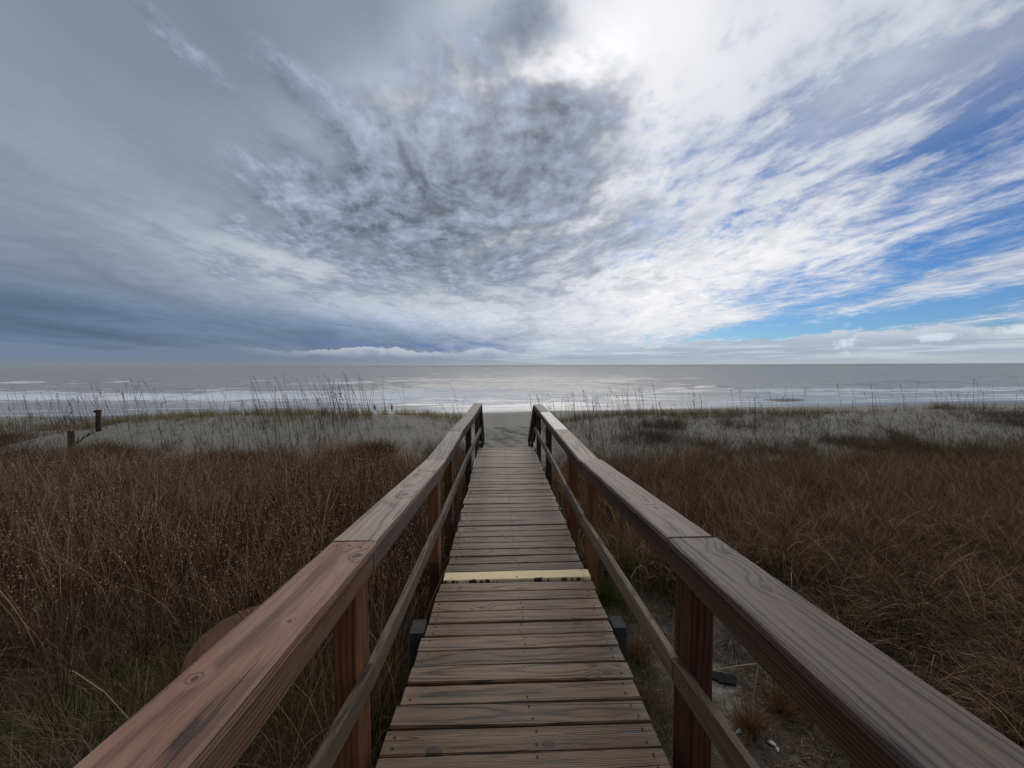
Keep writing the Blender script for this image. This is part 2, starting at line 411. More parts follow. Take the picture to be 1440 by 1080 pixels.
# ------------------------------------------------------------------ sea
def build_sea():
    ys = np.concatenate([np.arange(76, 190, .45), np.arange(190, 320, .9), np.geomspace(320, 900, 120), np.geomspace(930, 30000, 50)])
    xs = np.concatenate([[-40000, -9000, -2500, -1200, -700, -450], np.arange(-330, 420, 1.5), [520, 800, 1400, 2800, 9000, 40000]])
    X, Y = np.meshgrid(xs, ys)
    s = Y - coast(X)
    H = np.zeros_like(X); foam = np.zeros_like(X)
    wob = 8 * (fbm(X * .02, Y * .01 + 2, 3) - .5)
    edge_n = fbm(X * .16, Y * .35, 4); fine = fbm(X * .5 + 30, Y * .9, 3)
    def pxY(px, py):
        a_, b_ = sight(px, py); d = (SEA - CAMZ) / b_
        return a_ * d, d
    # breakers: (px centre, py, half length px, height, front foam depth m, foam strength)
    W = [(60, 555, 120, .5, 16, 1.0), (220, 556.5, 110, .5, 15, 1.0), (380, 554, 90, .8, 22, 1.0), (500, 553, 90, .7, 25, .95), (610, 551, 80, .6, 26, .9), (690, 554, 60, .5, 18, .8), (760, 552, 60, .6, 18, .6),
         (48, 538, 28, .8, 14, 1.0), (176, 537, 14, .7, 10, .8), (495, 538, 28, .9, 16, .9), (430, 540, 30, .6, 12, .5), (660, 532.5, 9, .7, 12, .7), (575, 536, 30, .9, 4, .1),
         (800, 546.5, 32, 1.15, 3, .05), (1000, 545.5, 30, 1.2, 3, .1), (955, 547, 18, .8, 4, .2), (900, 551.5, 140, .5, 6, .55), (1120, 550, 120, .4, 5, .75), (1300, 549, 130, .4, 4, .8), (1430, 548, 80, .4, 4, .8),
         (760, 561, 100, .22, 5, .7), (640, 562.5, 90, .2, 5, .6), (560, 564, 120, .25, 6, .8), (880, 558, 90, .2, 3, .45), (1200, 556, 150, .15, 2.5, .4), (1000, 561, 100, .15, 2.5, .4), (300, 568, 150, .12, 2.5, .35), (120, 570, 130, .12, 2, .3), (1350, 558, 90, .15, 2, .35),
         (850, 536, 40, .8, 3, .12), (1130, 536, 50, .8, 2, .05), (1300, 538, 70, .9, 2, .03), (1400, 530, 60, .8, 2, .05), (250, 548, 70, .6, 2, .05), (330, 544, 50, .6, 2, .1), (90, 548, 60, .5, 2, .05), (700, 541, 60, .8, 4, .25), (620, 543, 40, .7, 4, .3), (1180, 542, 60, .7, 2, .05), (1060, 529, 60, .9, 2, .05)]
    for (px, py, hl, h, fd, fs) in W:
        x0, y0 = pxY(px, py); hx = hl / 585 * y0
        yc = y0 + wob + .004 * (X - x0) * np.sin(px) * 6 + 2.4 * (fbm(X * .045 + px, X * 0 + py, 3) - .5) * (1 + y0 / 200)
        env = np.exp(-np.clip(np.abs(X - x0) / hx, 0, 5) ** 4) * (.55 + .9 * fbm(X * .07 + px * 3, Y * 0 + py, 3))
        dd = Y - yc
        wf, wb = 1.4 + h * 1.2, 4.5
        prof = np.where(dd < 0, np.exp(-(dd / wf) ** 2), np.exp(-(dd / wb) ** 2))
        H += h * env * prof * .85
        ff = np.where(dd < 0, np.exp(-(np.abs(dd) / (fd * (1.7 if fd > 11 else 1.3))) ** 2.5), np.exp(-(dd / 1.3) ** 2))
        foam = np.maximum(foam, fs * np.clip(env * 1.25, 0, 1) * ff * np.clip(.45 + 1.3 * (edge_n - .32), 0, 1.2))
    # the long white surf line
    bx = [-400, 0, 100, 200, 300, 400, 470, 550, 620, 700, 760, 820, 900, 1100, 1440, 1900]
    bt = [556, 554.5, 555, 556, 555, 552, 551, 550, 549.5, 548.5, 549.5, 550, 549, 548.3, 546.8, 545.5]
    bb = [564, 563.5, 563.5, 563.5, 563.5, 562.5, 562.5, 562.5, 562, 561, 558, 555, 551.5, 550.5, 548.8, 547.5]
    st_ = [1, 1, 1, 1, 1, 1, .95, .9, .85, .75, .6, .5, .6, .7, .75, .75]
    sl = np.array([sight(p_, 555)[0] for p_ in bx])
    yt = np.array([pxY(p_, t_)[1] for p_, t_ in zip(bx, bt)]); yb = np.array([pxY(p_, t_)[1] for p_, t_ in zip(bx, bb)])
    q_ = X / np.maximum(Y, 1)
    Yt = np.interp(q_, sl, yt) + wob * .5 + 7 * (fbm(X * .06 + 80, Y * .05, 4) - .5); Yb = np.interp(q_, sl, yb) + 6 * (fbm(X * .05 + 30, Y * .03 + 9, 4) - .5)
    band = sst(-1, 3, Yt - Y) * sst(-1, 4, Y - Yb) * np.interp(q_, sl, st_)
    foam = np.maximum(foam, band * np.clip(.62 + 1.1 * (edge_n - .40), 0, 1))
    H += .55 * np.exp(-((Y - Yt) / 2.2) ** 2) * (.5 + fbm(X * .08 + 3, Y * 0 + 2, 3))
    sw = sst(0, 25, s)
    far = np.exp(-np.maximum(Y - 500, 0) / 900)
    H += sw * far * (.8 * (fbm(X * .03 + 5, Y * .085, 3) - .5) + .65 * (fbm(X * .08, Y * .2, 3) - .5)) * np.minimum(1, 1.0)
    H += sw * far * .16 * (fine - .5)
    # swash edge lace
    lace = np.exp(-((s - 1.5 - 3 * (fbm(X * .06 + 9, X * 0, 3))) / 1.0) ** 2) * .85
    lace = np.maximum(lace, .6 * np.exp(-((s - 9 - 7 * fbm(X * .03 + 2, X * 0, 3)) / .9) ** 2))
    foam = np.maximum(foam, lace * np.clip(.3 + 1.2 * (edge_n - .25), 0, 1))
    foam = np.maximum(foam, .62 * sst(2, 9, s) * (1 - sst(45, 70, s)) * np.clip((fbm(X * .05 + 60, Y * .30, 5) - .44) * 4, 0, 1) * (.45 + .55 * sst(-40, 20, X)))
    foam = np.maximum(foam, .6 * sst(45, 60, s) * (1 - sst(220, 420, s)) * np.clip((fbm(X * .05 + 6, Y * .24 + 50, 5) - .575) * 6, 0, 1) * np.interp(X / np.maximum(Y, 1), [-1.2, -.2, .4], [.7, 1, .35]))
    Z = SEA + H + .02
    v = np.stack([X, Y, Z], -1).reshape(-1, 3); nx, ny = len(xs), len(ys)
    i = np.arange(nx * ny).reshape(ny, nx)
    f = np.stack([i[:-1, :-1], i[:-1, 1:], i[1:, 1:], i[1:, :-1]], -1).reshape(-1, 4)
    shallow = np.clip(1 - sst(5, 48, s), 0, 1)
    a = np.stack([foam, shallow, 0 * foam], -1).reshape(-1, 3)
    mt, nt, b = new_mat('sea_water')
    fm, sh, _ = sep(nt, attr(nt, 'gm', 'Color'))
    p = position(nt); px_, py_, pz_ = sep(nt, p)
    dist = py_.lin(80, 900)
    nA = noise(nt, xyz(nt, px_ * .16, py_ * .55, 0.0), 1.0, 8, .68).lin(.3, .7)
    nC = noise(nt, xyz(nt, px_ * .8, py_ * 1.1, 9.0), 1.0, 5, .7)
    nB = noise(nt, xyz(nt, px_ * .22, py_ * .55, 4.0), 1.0, 9, .72)
    wc = mix(nt, nA, (.30, .292, .272), (.54, .526, .492))
    fo = (fm * 1.2 + (nB - .5) * 1.7 + (nC - .5) * 1.0).sm(.22, .80) * fm.sm(.03, .3)
    col = mix(nt, fo, wc, (.86, .87, .88))
    hgt = nA * .25 + nB * .3 + nC * .2
    nrm = bump(nt, hgt * sh.lin(0, 1, 1.0, .22) * dist.lin(0, .4, 1.0, .04), .35, .5)
    out = nt.nodes['Material Output']; nt.nodes.remove(b)
    df = nt.nodes.new('ShaderNodeBsdfDiffuse'); gl = nt.nodes.new('ShaderNodeBsdfGlossy'); mx = nt.nodes.new('ShaderNodeMixShader')
    link(nt, col, df.inputs[0]); link(nt, nrm, df.inputs['Normal']); gl.inputs['Roughness'].default_value = .16; gl.inputs[0].default_value = (1, 1, 1, 1)
    link(nt, (1.0 - fo) * sh.lin(0, 1, .15, .26), mx.inputs[0]); nt.links.new(df.outputs[0], mx.inputs[1]); nt.links.new(gl.outputs[0], mx.inputs[2])
    nt.links.new(mx.outputs[0], out.inputs[0])
    o = big_mesh('sea', v, f, mt, [('gm', a)], True)
    setp(o, 'grey brown sea with white surf lines', None, None, 'structure')
    # sand bar showing at low tide
    bx, by = pxY(1101, 563)
    n = 40; vs, fs = [], []
    rings = 7
    for r_ in range(rings + 1):
        for j in range(n):
            a_ = 6.2832 * j / n; q = r_ / rings
            rx = 6.6 * q * (1 + .12 * math.sin(3 * a_ + 1)); ry = 3.2 * q * (1 + .15 * math.sin(2 * a_))
            vs.append((bx + rx * math.cos(a_), by + ry * math.sin(a_), SEA + .55 * (1 - q * q) - .06))
    vs = np.array(vs); fl = []
    for r_ in range(rings):
        for j in range(n):
            fl.append((r_ * n + j, r_ * n + (j + 1) % n, (r_ + 1) * n + (j + 1) % n, (r_ + 1) * n + j))
    m2, nt, b = new_mat('wet_sand'); p = position(nt)
    nt.links.new(mix(nt, noise(nt, p, 1.5, 5), (.07, .065, .055), (.11, .10, .085)).k, b.inputs['Base Color']); b.inputs['Roughness'].default_value = .6
    o = big_mesh('sandbar', vs, np.array(fl), m2, [], True)
    setp(o, 'dark wet sandbar in the shallows', None, None, 'structure')
build_sea()

# ------------------------------------------------------------------ wood
def wood(name, early, late, grey, grey_amt=.5, ring=.0055, knots=(), rough=.8, bumps=.5, dark=(.02, .016, .013), paint=False, flecks=0.0, warm=None, swirl=1.0):
    mt, nt, b = new_mat(name)
    wp = attr(nt, 'wp'); wr = attr(nt, 'wr', 'Fac'); pos = attr(nt, 'wpos')
    u, v, w = sep(nt, wp)
    w = w - (w.m('FLOOR'))   # local thickness keeps its own board's depth only
    off = wr * 37.0
    lo = noise(nt, xyz(nt, u * .55 + off, v * 2.0, off), 1.0, 2, .5)
    lo2 = noise(nt, xyz(nt, u * 2.6 + off, v * 9.0, off + 3.0), 1.0, 3, .55)
    # random knots
    kd, kc = voro(nt, xyz(nt, u * 1.05 + off, v * 4.2, off), 1.0, 1.0)
    kr, kg, kb = sep(nt, kc)
    gate = kr.sm(.45, .5)
    kk = (1.0 - (kd / .16).min(1.0)) * gate
    kbump = ((kd * kd) * -22.0).m('EXPONENT') * gate
    core = kd.sm(.035, .055, 1.0, 0.0) * gate
    px_, py_, pz_ = sep(nt, pos)
    for (kx, ky, rx, ry, ax) in knots:
        du, dv = (px_ - kx) * (1.0 / rx), (py_ - ky) * (1.0 / ry)
        dq = (du * du + dv * dv).m('SQRT') + (noise(nt, pos, 60, 2) - .5) * .25
        kbump = kbump + ((dq * dq) * -.16).m('EXPONENT')
        core = core.max(dq.sm(.8, 1.0, 1.0, 0.0))
    pith = lo * (.09 * swirl) - .01 + w * .6
    dvv = v + (wr - .5) * .10 + (lo2 - .5) * .012
    rad = (dvv * dvv + pith * pith).m('SQRT') + kbump * .010 + (lo2 - .5) * (.008 * swirl)
    ph = rad * (2 * math.pi / ring)
    s1 = ph.m('SINE') * .5 + .5
    lat = s1 ** 3.6 * (lo2.lin(.3, .7, .55, 1.15))
    streak = noise(nt, xyz(nt, u * 1.3 + off, v * 38.0, w * 38.0), 1.0, 5, .7)
    fib = noise(nt, xyz(nt, u * 3.0 + off, v * 260.0, w * 260.0), 1.0, 3, .6)
    fib2 = noise(nt, xyz(nt, u * 9.0 + off, v * 90.0, w * 90.0), 1.0, 4, .65)
    blot = noise(nt, xyz(nt, u * 1.7 + off, v * 8.0, off), 1.0, 5, .6)
    col = mix(nt, (lat * .9 + (fib - .5) * 1.2 + (streak - .5) * 3.0 + .12).clamp(), early, late)
    g = ((blot - .5) * 1.6 + grey_amt + (wr - .5) * .35).clamp()
    gl = mix(nt, (lat * .9 + (fib - .5) * 1.2 + (streak - .5) * 2.6 + .08).clamp(), grey, tuple(c * .38 for c in grey))
    col = mix(nt, g, col, gl)
    if warm: col = mix(nt, (noise(nt, xyz(nt, u * .9 + off, v * 5.0, 5.0), 1.0, 4) - .42).lin(0, .25) * .7, col, warm)
    col = scale_col(nt, col, (wr.lin(0, 1, .55, 1.36)) * (fib2 - .5).m('MULTIPLY_ADD', 1.1, 1.0))
    # checks (drying cracks) and knots
    crk = noise(nt, xyz(nt, u * 1.4 + off, v * 48.0, off), 1.0, 2, .5).sm(.665, .70)
    col = mix(nt, crk * .8, col, dark)
    col = mix(nt, (kk * .45).clamp(), col, tuple(c * .55 for c in late))
    col = mix(nt, core * .85, col, tuple(c * 1.6 for c in dark))
    hgt = lat * -.35 + streak * .5 + fib * .25 + fib2 * .25 - crk * 1.6 + core * .3
    if flecks:
        fn = noise(nt, pos, 34, 5, .7)
        fm = (fn + (px_.sm(-.36, -.1, .13, 0.0)) + px_.sm(.45, .8, 0, .03)).sm(.735, .75) * py_.sm(3.6, 4.2) * flecks
        col = mix(nt, fm, col, (.55, .52, .47))
    if paint:
        pn = noise(nt, xyz(nt, px_ * 8.0, py_ * 26.0, 0.0), 1.0, 7, .75)
        edge = py_.lin(3.395, 3.43, -.10, .18)
        pm = (pn + edge).sm(.37, .40)
        pc = mix(nt, noise(nt, xyz(nt, px_ * 4, py_ * 20, 1.0), 1.0, 5), (.97, .71, .36), (.99, .82, .52))
        col = mix(nt, pm, col, pc); hgt = hgt + pm * .8
    nt.links.new(col.k, b.inputs['Base Color'])
    link(nt, (fib2 * .25 + (rough - .12)), b.inputs['Roughness'])
    b.inputs['Specular IOR Level'].default_value = .35
    link(nt, bump(nt, hgt, bumps, .004), b.inputs['Normal'])
    return mt
DECK_KNOTS = [(-.285, 1.745, .040, .030, 0), (.215, 1.765, .036, .022, 0), (.60, 2.21, .034, .022, 0), (.53, 2.71, .03, .02, 0), (-.12, 2.95, .03, .02, 0), (.05, 4.3, .03, .02, 0)]
M_deck = wood('deck_wood', (.225, .120, .062), (.030, .014, .008), (.145, .098, .064), .30, .0056, DECK_KNOTS, .54, 1.0, flecks=1.0, swirl=.55)
M_paint = wood('painted_wood', (.185, .100, .058), (.026, .013, .008), (.130, .098, .075), .30, .0056, (), .75, .55, paint=True)
M_capwarm = wood('warm_rail_wood', (.335, .182, .112), (.115, .055, .033), (.25, .170, .125), .34, .0075, [(-.545, 1.60, .020, .026, 0), (-.66, .9, .008, .010, 0), (-.57, 1.13, .006, .008, 0)], .68, .8, dark=(.03, .02, .016), warm=(.26, .112, .062), swirl=.30)
M_capgrey = wood('grey_rail_wood', (.178, .112, .075), (.024, .014, .009), (.155, .114, .088), .42, .0064, [(.90, 1.60, .028, .036, 0), (.86, 1.28, .014, .03, 0), (-.52, 3.3, .02, .03, 0)], .56, 1.0, dark=(.02, .015, .012), swirl=.28)
M_capmid = wood('weathered_rail_wood', (.275, .178, .124), (.065, .040, .028), (.245, .188, .150), .42, .0066, [(-.56, 2.55, .018, .03, 0), (-.60, 3.15, .016, .03, 0), (-.55, 3.28, .014, .025, 0), (.86, 2.2, .016, .035, 0), (.84, 3.1, .014, .03, 0)], .58, .9, dark=(.03, .022, .018), swirl=.40)
M_capshine = wood('smooth_rail_wood', (.36, .28, .235), (.16, .12, .10), (.36, .31, .28), .6, .0075, (), .40, .5, dark=(.04, .032, .028), swirl=.5)
M_side = wood('side_rail_wood', (.125, .060, .028), (.038, .017, .008), (.10, .066, .048), .22, .008, (), .8, .6)
M_sidewarm = wood('warm_side_wood', (.25, .122, .068), (.09, .040, .022), (.19, .122, .09), .22, .008, (), .75, .7, dark=(.03, .022, .018))
M_mid = wood('mid_rail_wood', (.25, .165, .100), (.062, .038, .022), (.22, .165, .115), .45, .008, (), .75, .9)
M_post = wood('post_wood', (.26, .100, .030), (.090, .030, .010), (.13, .065, .035), .12, .010, (), .7, .4)
M_postred = wood('red_post_wood', (.120, .042, .016), (.042, .014, .007), (.075, .036, .02), .12, .010, (), .7, .4)
M_postdark = wood('dark_post_wood', (.095, .048, .028), (.038, .019, .011), (.08, .06, .048), .35, .009, (), .8, .4)
M_stub = wood('stub_post_wood', (.058, .050, .040), (.026, .022, .017), (.070, .068, .058), .6, .009, (), .85, .5)
M_frame = wood('joist_wood', (.08, .055, .04), (.04, .027, .02), (.07, .062, .055), .5, .009, (), .85, .4)
mt, nt, b = new_mat('rusty_nail'); nt.links.new(mix(nt, noise(nt, position(nt), 300, 3), (.012, .008, .006), (.03, .017, .010)).k, b.inputs['Base Color']); b.inputs['Roughness'].default_value = .7
M_nail = mt

# ------------------------------------------------------------------ boardwalk
def deck_z(y): return np.where(np.asarray(y) < 3.43, (3.43 - np.asarray(y)) * 0.0645, 0.0)
dz = lambda y: float(deck_z(y))
BW = setp(empty('boardwalk', (0.18, 3.4, -0.8)), 'weathered wooden boardwalk with handrails, running straight out over the dunes to the sea', 'boardwalk')
OB = (0.18, 3.4, -0.8)
deck = MB(); nails = MB(); painted = MB()
y = -0.75; PT = .036
while y < 8.95:
    pw = random.choice([.138, .138, .139, .136]); gap = random.uniform(.006, .012)
    if y < 3.40 < y + pw * .8: y = 3.395
    is_paint = abs(y - 3.395) < .01
    yc = y + pw / 2
    xl = -.458 - (3.40 - yc) * .030 + random.uniform(-.008, .006) if yc < 3.4 else -.448 + .006 * (yc - 3.4) + random.uniform(-.014, .010)
    xr = .770 - (3.40 - yc) * .033 + random.uniform(-.005, .006) if yc < 3.4 else .756 + .006 * (yc - 3.4) + random.uniform(-.012, .012)
    if abs(y - 3.395) < .01: xr = .778
    tz = random.uniform(-.0025, .0025); tilt = random.uniform(-.0025, .0025); sk = random.uniform(-.003, .003)
    z0 = dz(yc) - PT / 2
    p0, p1 = (xl, yc - sk, z0 + tz + tilt), (xr, yc + sk, z0 + tz - tilt)
    sl = -0.0645 if yc < 3.4 else 0.0
    (painted if is_paint else deck).board(p0, p1, pw, PT, side=(0, 1, sl + random.uniform(-.012, .012)), seg=12, ch=.006, warp=.0022)
    for xx in (xl + .05, .16 + random.uniform(-.012, .012), xr - .06):
        for yo in (-.036, .036):
            if random.random() < .9:
                nails.disc((xx + random.uniform(-.012, .012), yc + yo + random.uniform(-.008, .008), dz(yc) + tz + .0008 - yo * .0645 * (yc < 3.4)), .0062, 7, .0014)
    y += pw + gap
DECK_END = y
deck_o = deck.build('deck', M_deck, BW); painted.build('painted_plank', M_paint, BW)['label'] = 'plank painted pale yellow, the paint flaking'
nails.build('nail_heads', M_nail, deck_o)['kind'] = 'stuff'
for o in BW.children: o.location = tuple(-c for c in OB)
def part(mb, name, mat, parent):
    o = mb.build(name, mat, parent)
    off = Vector((0, 0, 0)); p = parent
    while p: off += p.location; p = p.parent
    o.location = -off
    return o
for x in (-.38, .14, .66):
    for (a, bb) in ((-.75, 3.43), (3.43, DECK_END - .02)):
        q = MB(); q.board((x, a, dz(a) - PT - .074), (x, bb, dz(bb) - PT - .074), .038, .14); part(q, 'joist', M_frame, BW)
def gz(x, y): return float(ground_z(x, y))
def spot(px, py, dz_=0.0):
    """point of the ground under a sighting"""
    a_, b_ = sight(px, py); Y = 3.0
    for _ in range(30): Y = .5 * Y + .5 * (gz(a_ * Y, Y) + dz_ - CAMZ) / b_
    return a_ * Y, Y

def rail(side, pts_in, width, cuts):
    """pts_in: inner top edge polyline; cuts: indexes of cap joints"""
    s = 1 if side > 0 else -1
    r = empty('railing', (0, 0, 0), BW)
    P = [Vector(p) for p in pts_in]
    def at(y):
        for i in range(len(P) - 1):
            if P[i].y <= y <= P[i + 1].y or i == len(P) - 2:
                t = (y - P[i].y) / (P[i + 1].y - P[i].y); return P[i].lerp(P[i + 1], t)
    return r, s, P, at

# inner top edges (x, y, z of the cap's upper face)
LEFT = [(-.518, -.9, 1.239), (-.518, 1.76, 1.037), (-.482, 3.856, .912), (-.467, 4.83, .908), (-.471, 5.573, .908), (-.401, 7.20, .912), (-.335, 9.20, .949)]
RIGHT = [(.617, -.9, 1.243), (.744, 1.76, 1.023), (.755, 3.76, .912), (.775, 5.6, .908), (.803, 7.76, .910), (.803, 9.20, .918)]
LW = [.190, .187, .182, .182, .182, .182]
RW = [.221, .203, .190, .187, .187]
CAPM_L = [M_capwarm, M_capmid, M_capgrey, M_capgrey, M_capgrey, M_capgrey]
CAPM_R = [M_capgrey, M_capmid, M_capmid, M_capshine, M_capgrey]
POSTS_L = [(1.728, .166), (3.80, .15), (4.80, .14), (7.20, .14), (9.00, .12)]
POSTS_R = [(1.722, .166), (3.72, .15), (4.75, .14), (7.20, .14), (9.00, .12)]
for (pts, ws, ms, posts, s) in ((LEFT, LW, CAPM_L, POSTS_L, -1), (RIGHT, RW, CAPM_R, POSTS_R, 1)):
    rl, s, P, at = rail(s, pts, .184, None)
    rl['label'] = 'left handrail with a reddish near cap board' if s < 0 else 'right handrail with grey cap boards'
    CT = .038
    for i in range(len(P) - 1):
        a, c = P[i].copy(), P[i + 1].copy(); w_ = ws[i]
        dirv = (c - a).normalized()
        a2 = a + dirv * (.0025 if i else 0); c2 = c - dirv * .0025
        cx = Vector((s * w_ / 2, 0, -CT / 2 + (.004 if (s > 0 and i == 1) else 0)))
        q = MB(); q.board(a2 + cx, c2 + cx, w_, CT, side=(1, 0, 0), seg=18, ch=.007, warp=.0014)
        for e, d_ in ((a2, dirv), (c2, -dirv)):
            if 0.5 < e.y < 6:
                for k in range(3):
                    t_ = .045 + .03 * random.random()
                    pp = e + d_ * t_ + Vector((s * w_ * (.22 + .28 * k), 0, 0))
                    q.disc((pp.x, pp.y, pp.z - .0003), .0050, 7, .0012, mi=1)
        part(q, 'cap_board', [ms[i], M_nail], rl)
        # board on edge below the cap, fixed to the inside of the posts
        sx = Vector((s * (.014 + .019), 0, -CT - .003 - .047 if i == 0 else -CT - .002 - .047))
        q = MB(); q.board(a2 + sx, c2 + sx, .038, .094, side=(1, 0, 0), seg=5, ch=.004, warp=.001)
        part(q, 'side_board', M_sidewarm if (s < 0 and i == 0) else (M_capmid if (s < 0 and i == 1) else M_side), rl)
    # mid rail
    my = [-.9, posts[0][0] + .02, posts[1][0], posts[2][0], posts[3][0], posts[4][0] + .02]
    mz = (lambda yy: dz(yy) + .352 if yy < 3.5 else .40) if s < 0 else (lambda yy: dz(yy) + .325 if yy < 3.5 else .385)
    mzz = [mz(yy) for yy in my]
    if s < 0: mzz = [.70, .506, .42, .41, .42, .43]
    else: mzz = [.70, .488, .40, .39, .40, .42]
    for i in range(5):
        a = Vector((at(my[i]).x + s * (.014 + .019), my[i], mzz[i] - .047)); c = Vector((at(my[i + 1]).x + s * (.014 + .019), my[i + 1], mzz[i + 1] - .047))
        d_ = (c - a).normalized()
        q = MB(); q.board(a + d_ * .002, c - d_ * .002, .036, .094 if s < 0 else .104, side=(1, 0, 0), seg=5, ch=.005, warp=.002)
        part(q, 'mid_rail', M_mid, rl)
    for (py_, dp) in posts:
        e = at(py_); x0 = e.x + s * (.014 + .038 + .001 + .0465)
        top = e.z - CT - .004; bot = gz(x0, py_) - .25
        q = MB(); q.board((x0, py_, bot), (x0, py_, top), dp, .093, side=(0, 1, 0), seg=4, ch=.005)
        part(q, 'post', (M_postred if s > 0 and py_ < 2 else M_post) if py_ < 6 else M_postdark, rl)
    # stair handrail going down to the sand
    e = P[-1]; sl = math.tan(R(33)); Ls = 1.75
    a = e + Vector((0, .004, 0)); c = a + Vector((0, Ls, -sl * Ls))
    for (dzz, w_, h_, nm, xo) in ((-CT / 2, ws[-1], CT, 'cap_board', ws[-1] / 2), (-CT - .06, .038, .094, 'side_board', .033), (-.52, .038, .094, 'mid_rail', .033)):
        q = MB(); o_ = Vector((s * xo, 0, dzz)); q.board(a + o_, c + o_, w_, h_, side=(1, 0, 0), seg=4, ch=.004)
        part(q, nm, M_postdark, rl)
    q = MB(); xx = e.x + s * .1; yy = c.y - .06; q.board((xx, yy, gz(xx, yy) - .25), (xx, yy, c.z - .06), .09, .09, side=(0, 1, 0)); part(q, 'post', M_postdark, rl)

# stairs
st = empty('stairs', (0, 0, 0), BW); st.location = (0, 0, 0)
for k in range(6):
    yy = DECK_END + .02 + .27 * k; zz = -.17 * (k + 1)
    if zz < gz(.2, yy) - .12: break
    q = MB()
    for j in (0, 1): q.board((-.36, yy + .065 + j * .142, zz - .018), (.78, yy + .065 + j * .142, zz - .018), .136, .036, side=(0, 1, 0), seg=3)
    part(q, 'tread', M_deck, st)
for x in (-.39, .81):
    q = MB(); q.board((x, DECK_END - .1, -.10), (x, DECK_END + 1.65, -.10 - 1.10), .04, .22, side=(1, 0, 0)); part(q, 'stringer', M_frame, st)
# support posts poking up just outside the deck
for (x0, x1, ya, yb, zt) in ((-.577, -.488, 2.64, 2.785, .050), (.766, .852, 2.66, 2.79, .038)):
    q = MB(); q.board(((x0 + x1) / 2, (ya + yb) / 2, gz(x0, ya) - .3), ((x0 + x1) / 2, (ya + yb) / 2, zt), yb - ya, x1 - x0, side=(0, 1, 0), seg=3, ch=.004)
    part(q, 'support_post', M_stub, BW)
for (x, yy) in ((-.40, .8), (.78, .8), (-.38, 5.2), (.75, 5.2), (-.38, 7.9), (.75, 7.9)):
    q = MB(); q.board((x, yy, gz(x, yy) - .3), (x, yy, -PT - .005), .12, .12, side=(0, 1, 0)); part(q, 'support_post', M_stub, BW)

# ------------------------------------------------------------------ grass
mt, nt, b = new_mat('dry_grass_blades')
c = attr(nt, 'gc', 'Color')
out = nt.nodes['Material Output']; nt.nodes.remove(b)
df = nt.nodes.new('ShaderNodeBsdfDiffuse'); tr = nt.nodes.new('ShaderNodeBsdfTranslucent'); gl = nt.nodes.new('ShaderNodeBsdfGlossy')
nt.links.new(c.k, df.inputs[0]); nt.links.new(mul_col(nt, c, (1.0, .85, .7)).k, tr.inputs[0]); gl.inputs['Roughness'].default_value = .45
nt.links.new(mix(nt, .5, c, (.5, .5, .5)).k, gl.inputs[0])
m1 = nt.nodes.new('ShaderNodeMixShader'); m1.inputs[0].default_value = .3; nt.links.new(df.outputs[0], m1.inputs[1]); nt.links.new(tr.outputs[0], m1.inputs[2])
m2 = nt.nodes.new('ShaderNodeMixShader'); m2.inputs[0].default_value = .05; nt.links.new(m1.outputs[0], m2.inputs[1]); nt.links.new(gl.outputs[0], m2.inputs[2])
nt.links.new(m2.outputs[0], out.inputs[0])
M_grass = mt

class Blades:
    def __init__(s): s.V, s.F, s.C, s.n = [], [], [], 0
    def add(s, base, L, az, t0, k, w, col, nseg=3, face=None, tipcol=None, floor=None, taper=.12):
        n = len(base); P = base.astype(float).copy(); pts = [P.copy()]
        fl = base[:, 2] if floor is None else floor
        for i in range(nseg):
            q = (i + .5) / nseg; t = t0 + k * q ** 1.3
            P = P + (L / nseg)[:, None] * np.stack([np.sin(t) * np.cos(az), np.sin(t) * np.sin(az), np.cos(t)], -1)
            P[:, 2] = np.maximum(P[:, 2], fl + .012)
            pts.append(P.copy())
        b_ = rng.uniform(0, 6.2832, n) if face is None else face
        wd = np.stack([np.cos(b_), np.sin(b_), 0 * b_], -1)
        V = np.empty((n, nseg + 1, 2, 3)); C = np.empty((n, nseg + 1, 2, 3))
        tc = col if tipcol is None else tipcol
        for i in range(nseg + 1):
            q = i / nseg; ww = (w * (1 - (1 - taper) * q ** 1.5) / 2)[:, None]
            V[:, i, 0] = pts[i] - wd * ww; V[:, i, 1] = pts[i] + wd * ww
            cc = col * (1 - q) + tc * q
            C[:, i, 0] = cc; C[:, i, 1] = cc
        base_i = s.n + np.arange(n)[:, None, None] * ((nseg + 1) * 2) + (np.arange(nseg) * 2)[None, :, None]
        F = base_i + np.array([0, 1, 3, 2])[None, None, :]
        s.V.append(V.reshape(-1, 3)); s.C.append(C.reshape(-1, 3)); s.F.append(F.reshape(-1, 4)); s.n += n * (nseg + 1) * 2
        return pts
    def flecks(s, P, size, col, elong=1.8):
        n = len(P); a = rng.uniform(0, 6.2832, n); t = rng.uniform(-1.2, 1.2, n)
        d = np.stack([np.cos(a) * np.sin(t), np.sin(a) * np.sin(t), np.cos(t)], -1) * (size * elong)[:, None]
        b_ = rng.uniform(0, 6.2832, n); e = np.stack([np.cos(b_), np.sin(b_), 0 * b_], -1) * size[:, None] * .5
        V = np.stack([P - d * .5, P + e, P + d * .5, P - e], 1); C = np.repeat(col[:, None, :], 4, 1)
        F = s.n + np.arange(n)[:, None] * 4 + np.arange(4)[None, :]
        s.V.append(V.reshape(-1, 3)); s.C.append(C.reshape(-1, 3)); s.F.append(F); s.n += n * 4
    def build(s, name, label, kind='stuff', cat=None, group=None, loc=None):
        V = np.concatenate(s.V)
        if loc is not None: V = V - np.array(loc)
        o = big_mesh(name, V, np.concatenate(s.F), M_grass, [('gc', np.concatenate(s.C))])
        if loc is not None: o.location = loc
        return setp(o, label, cat, group, kind)

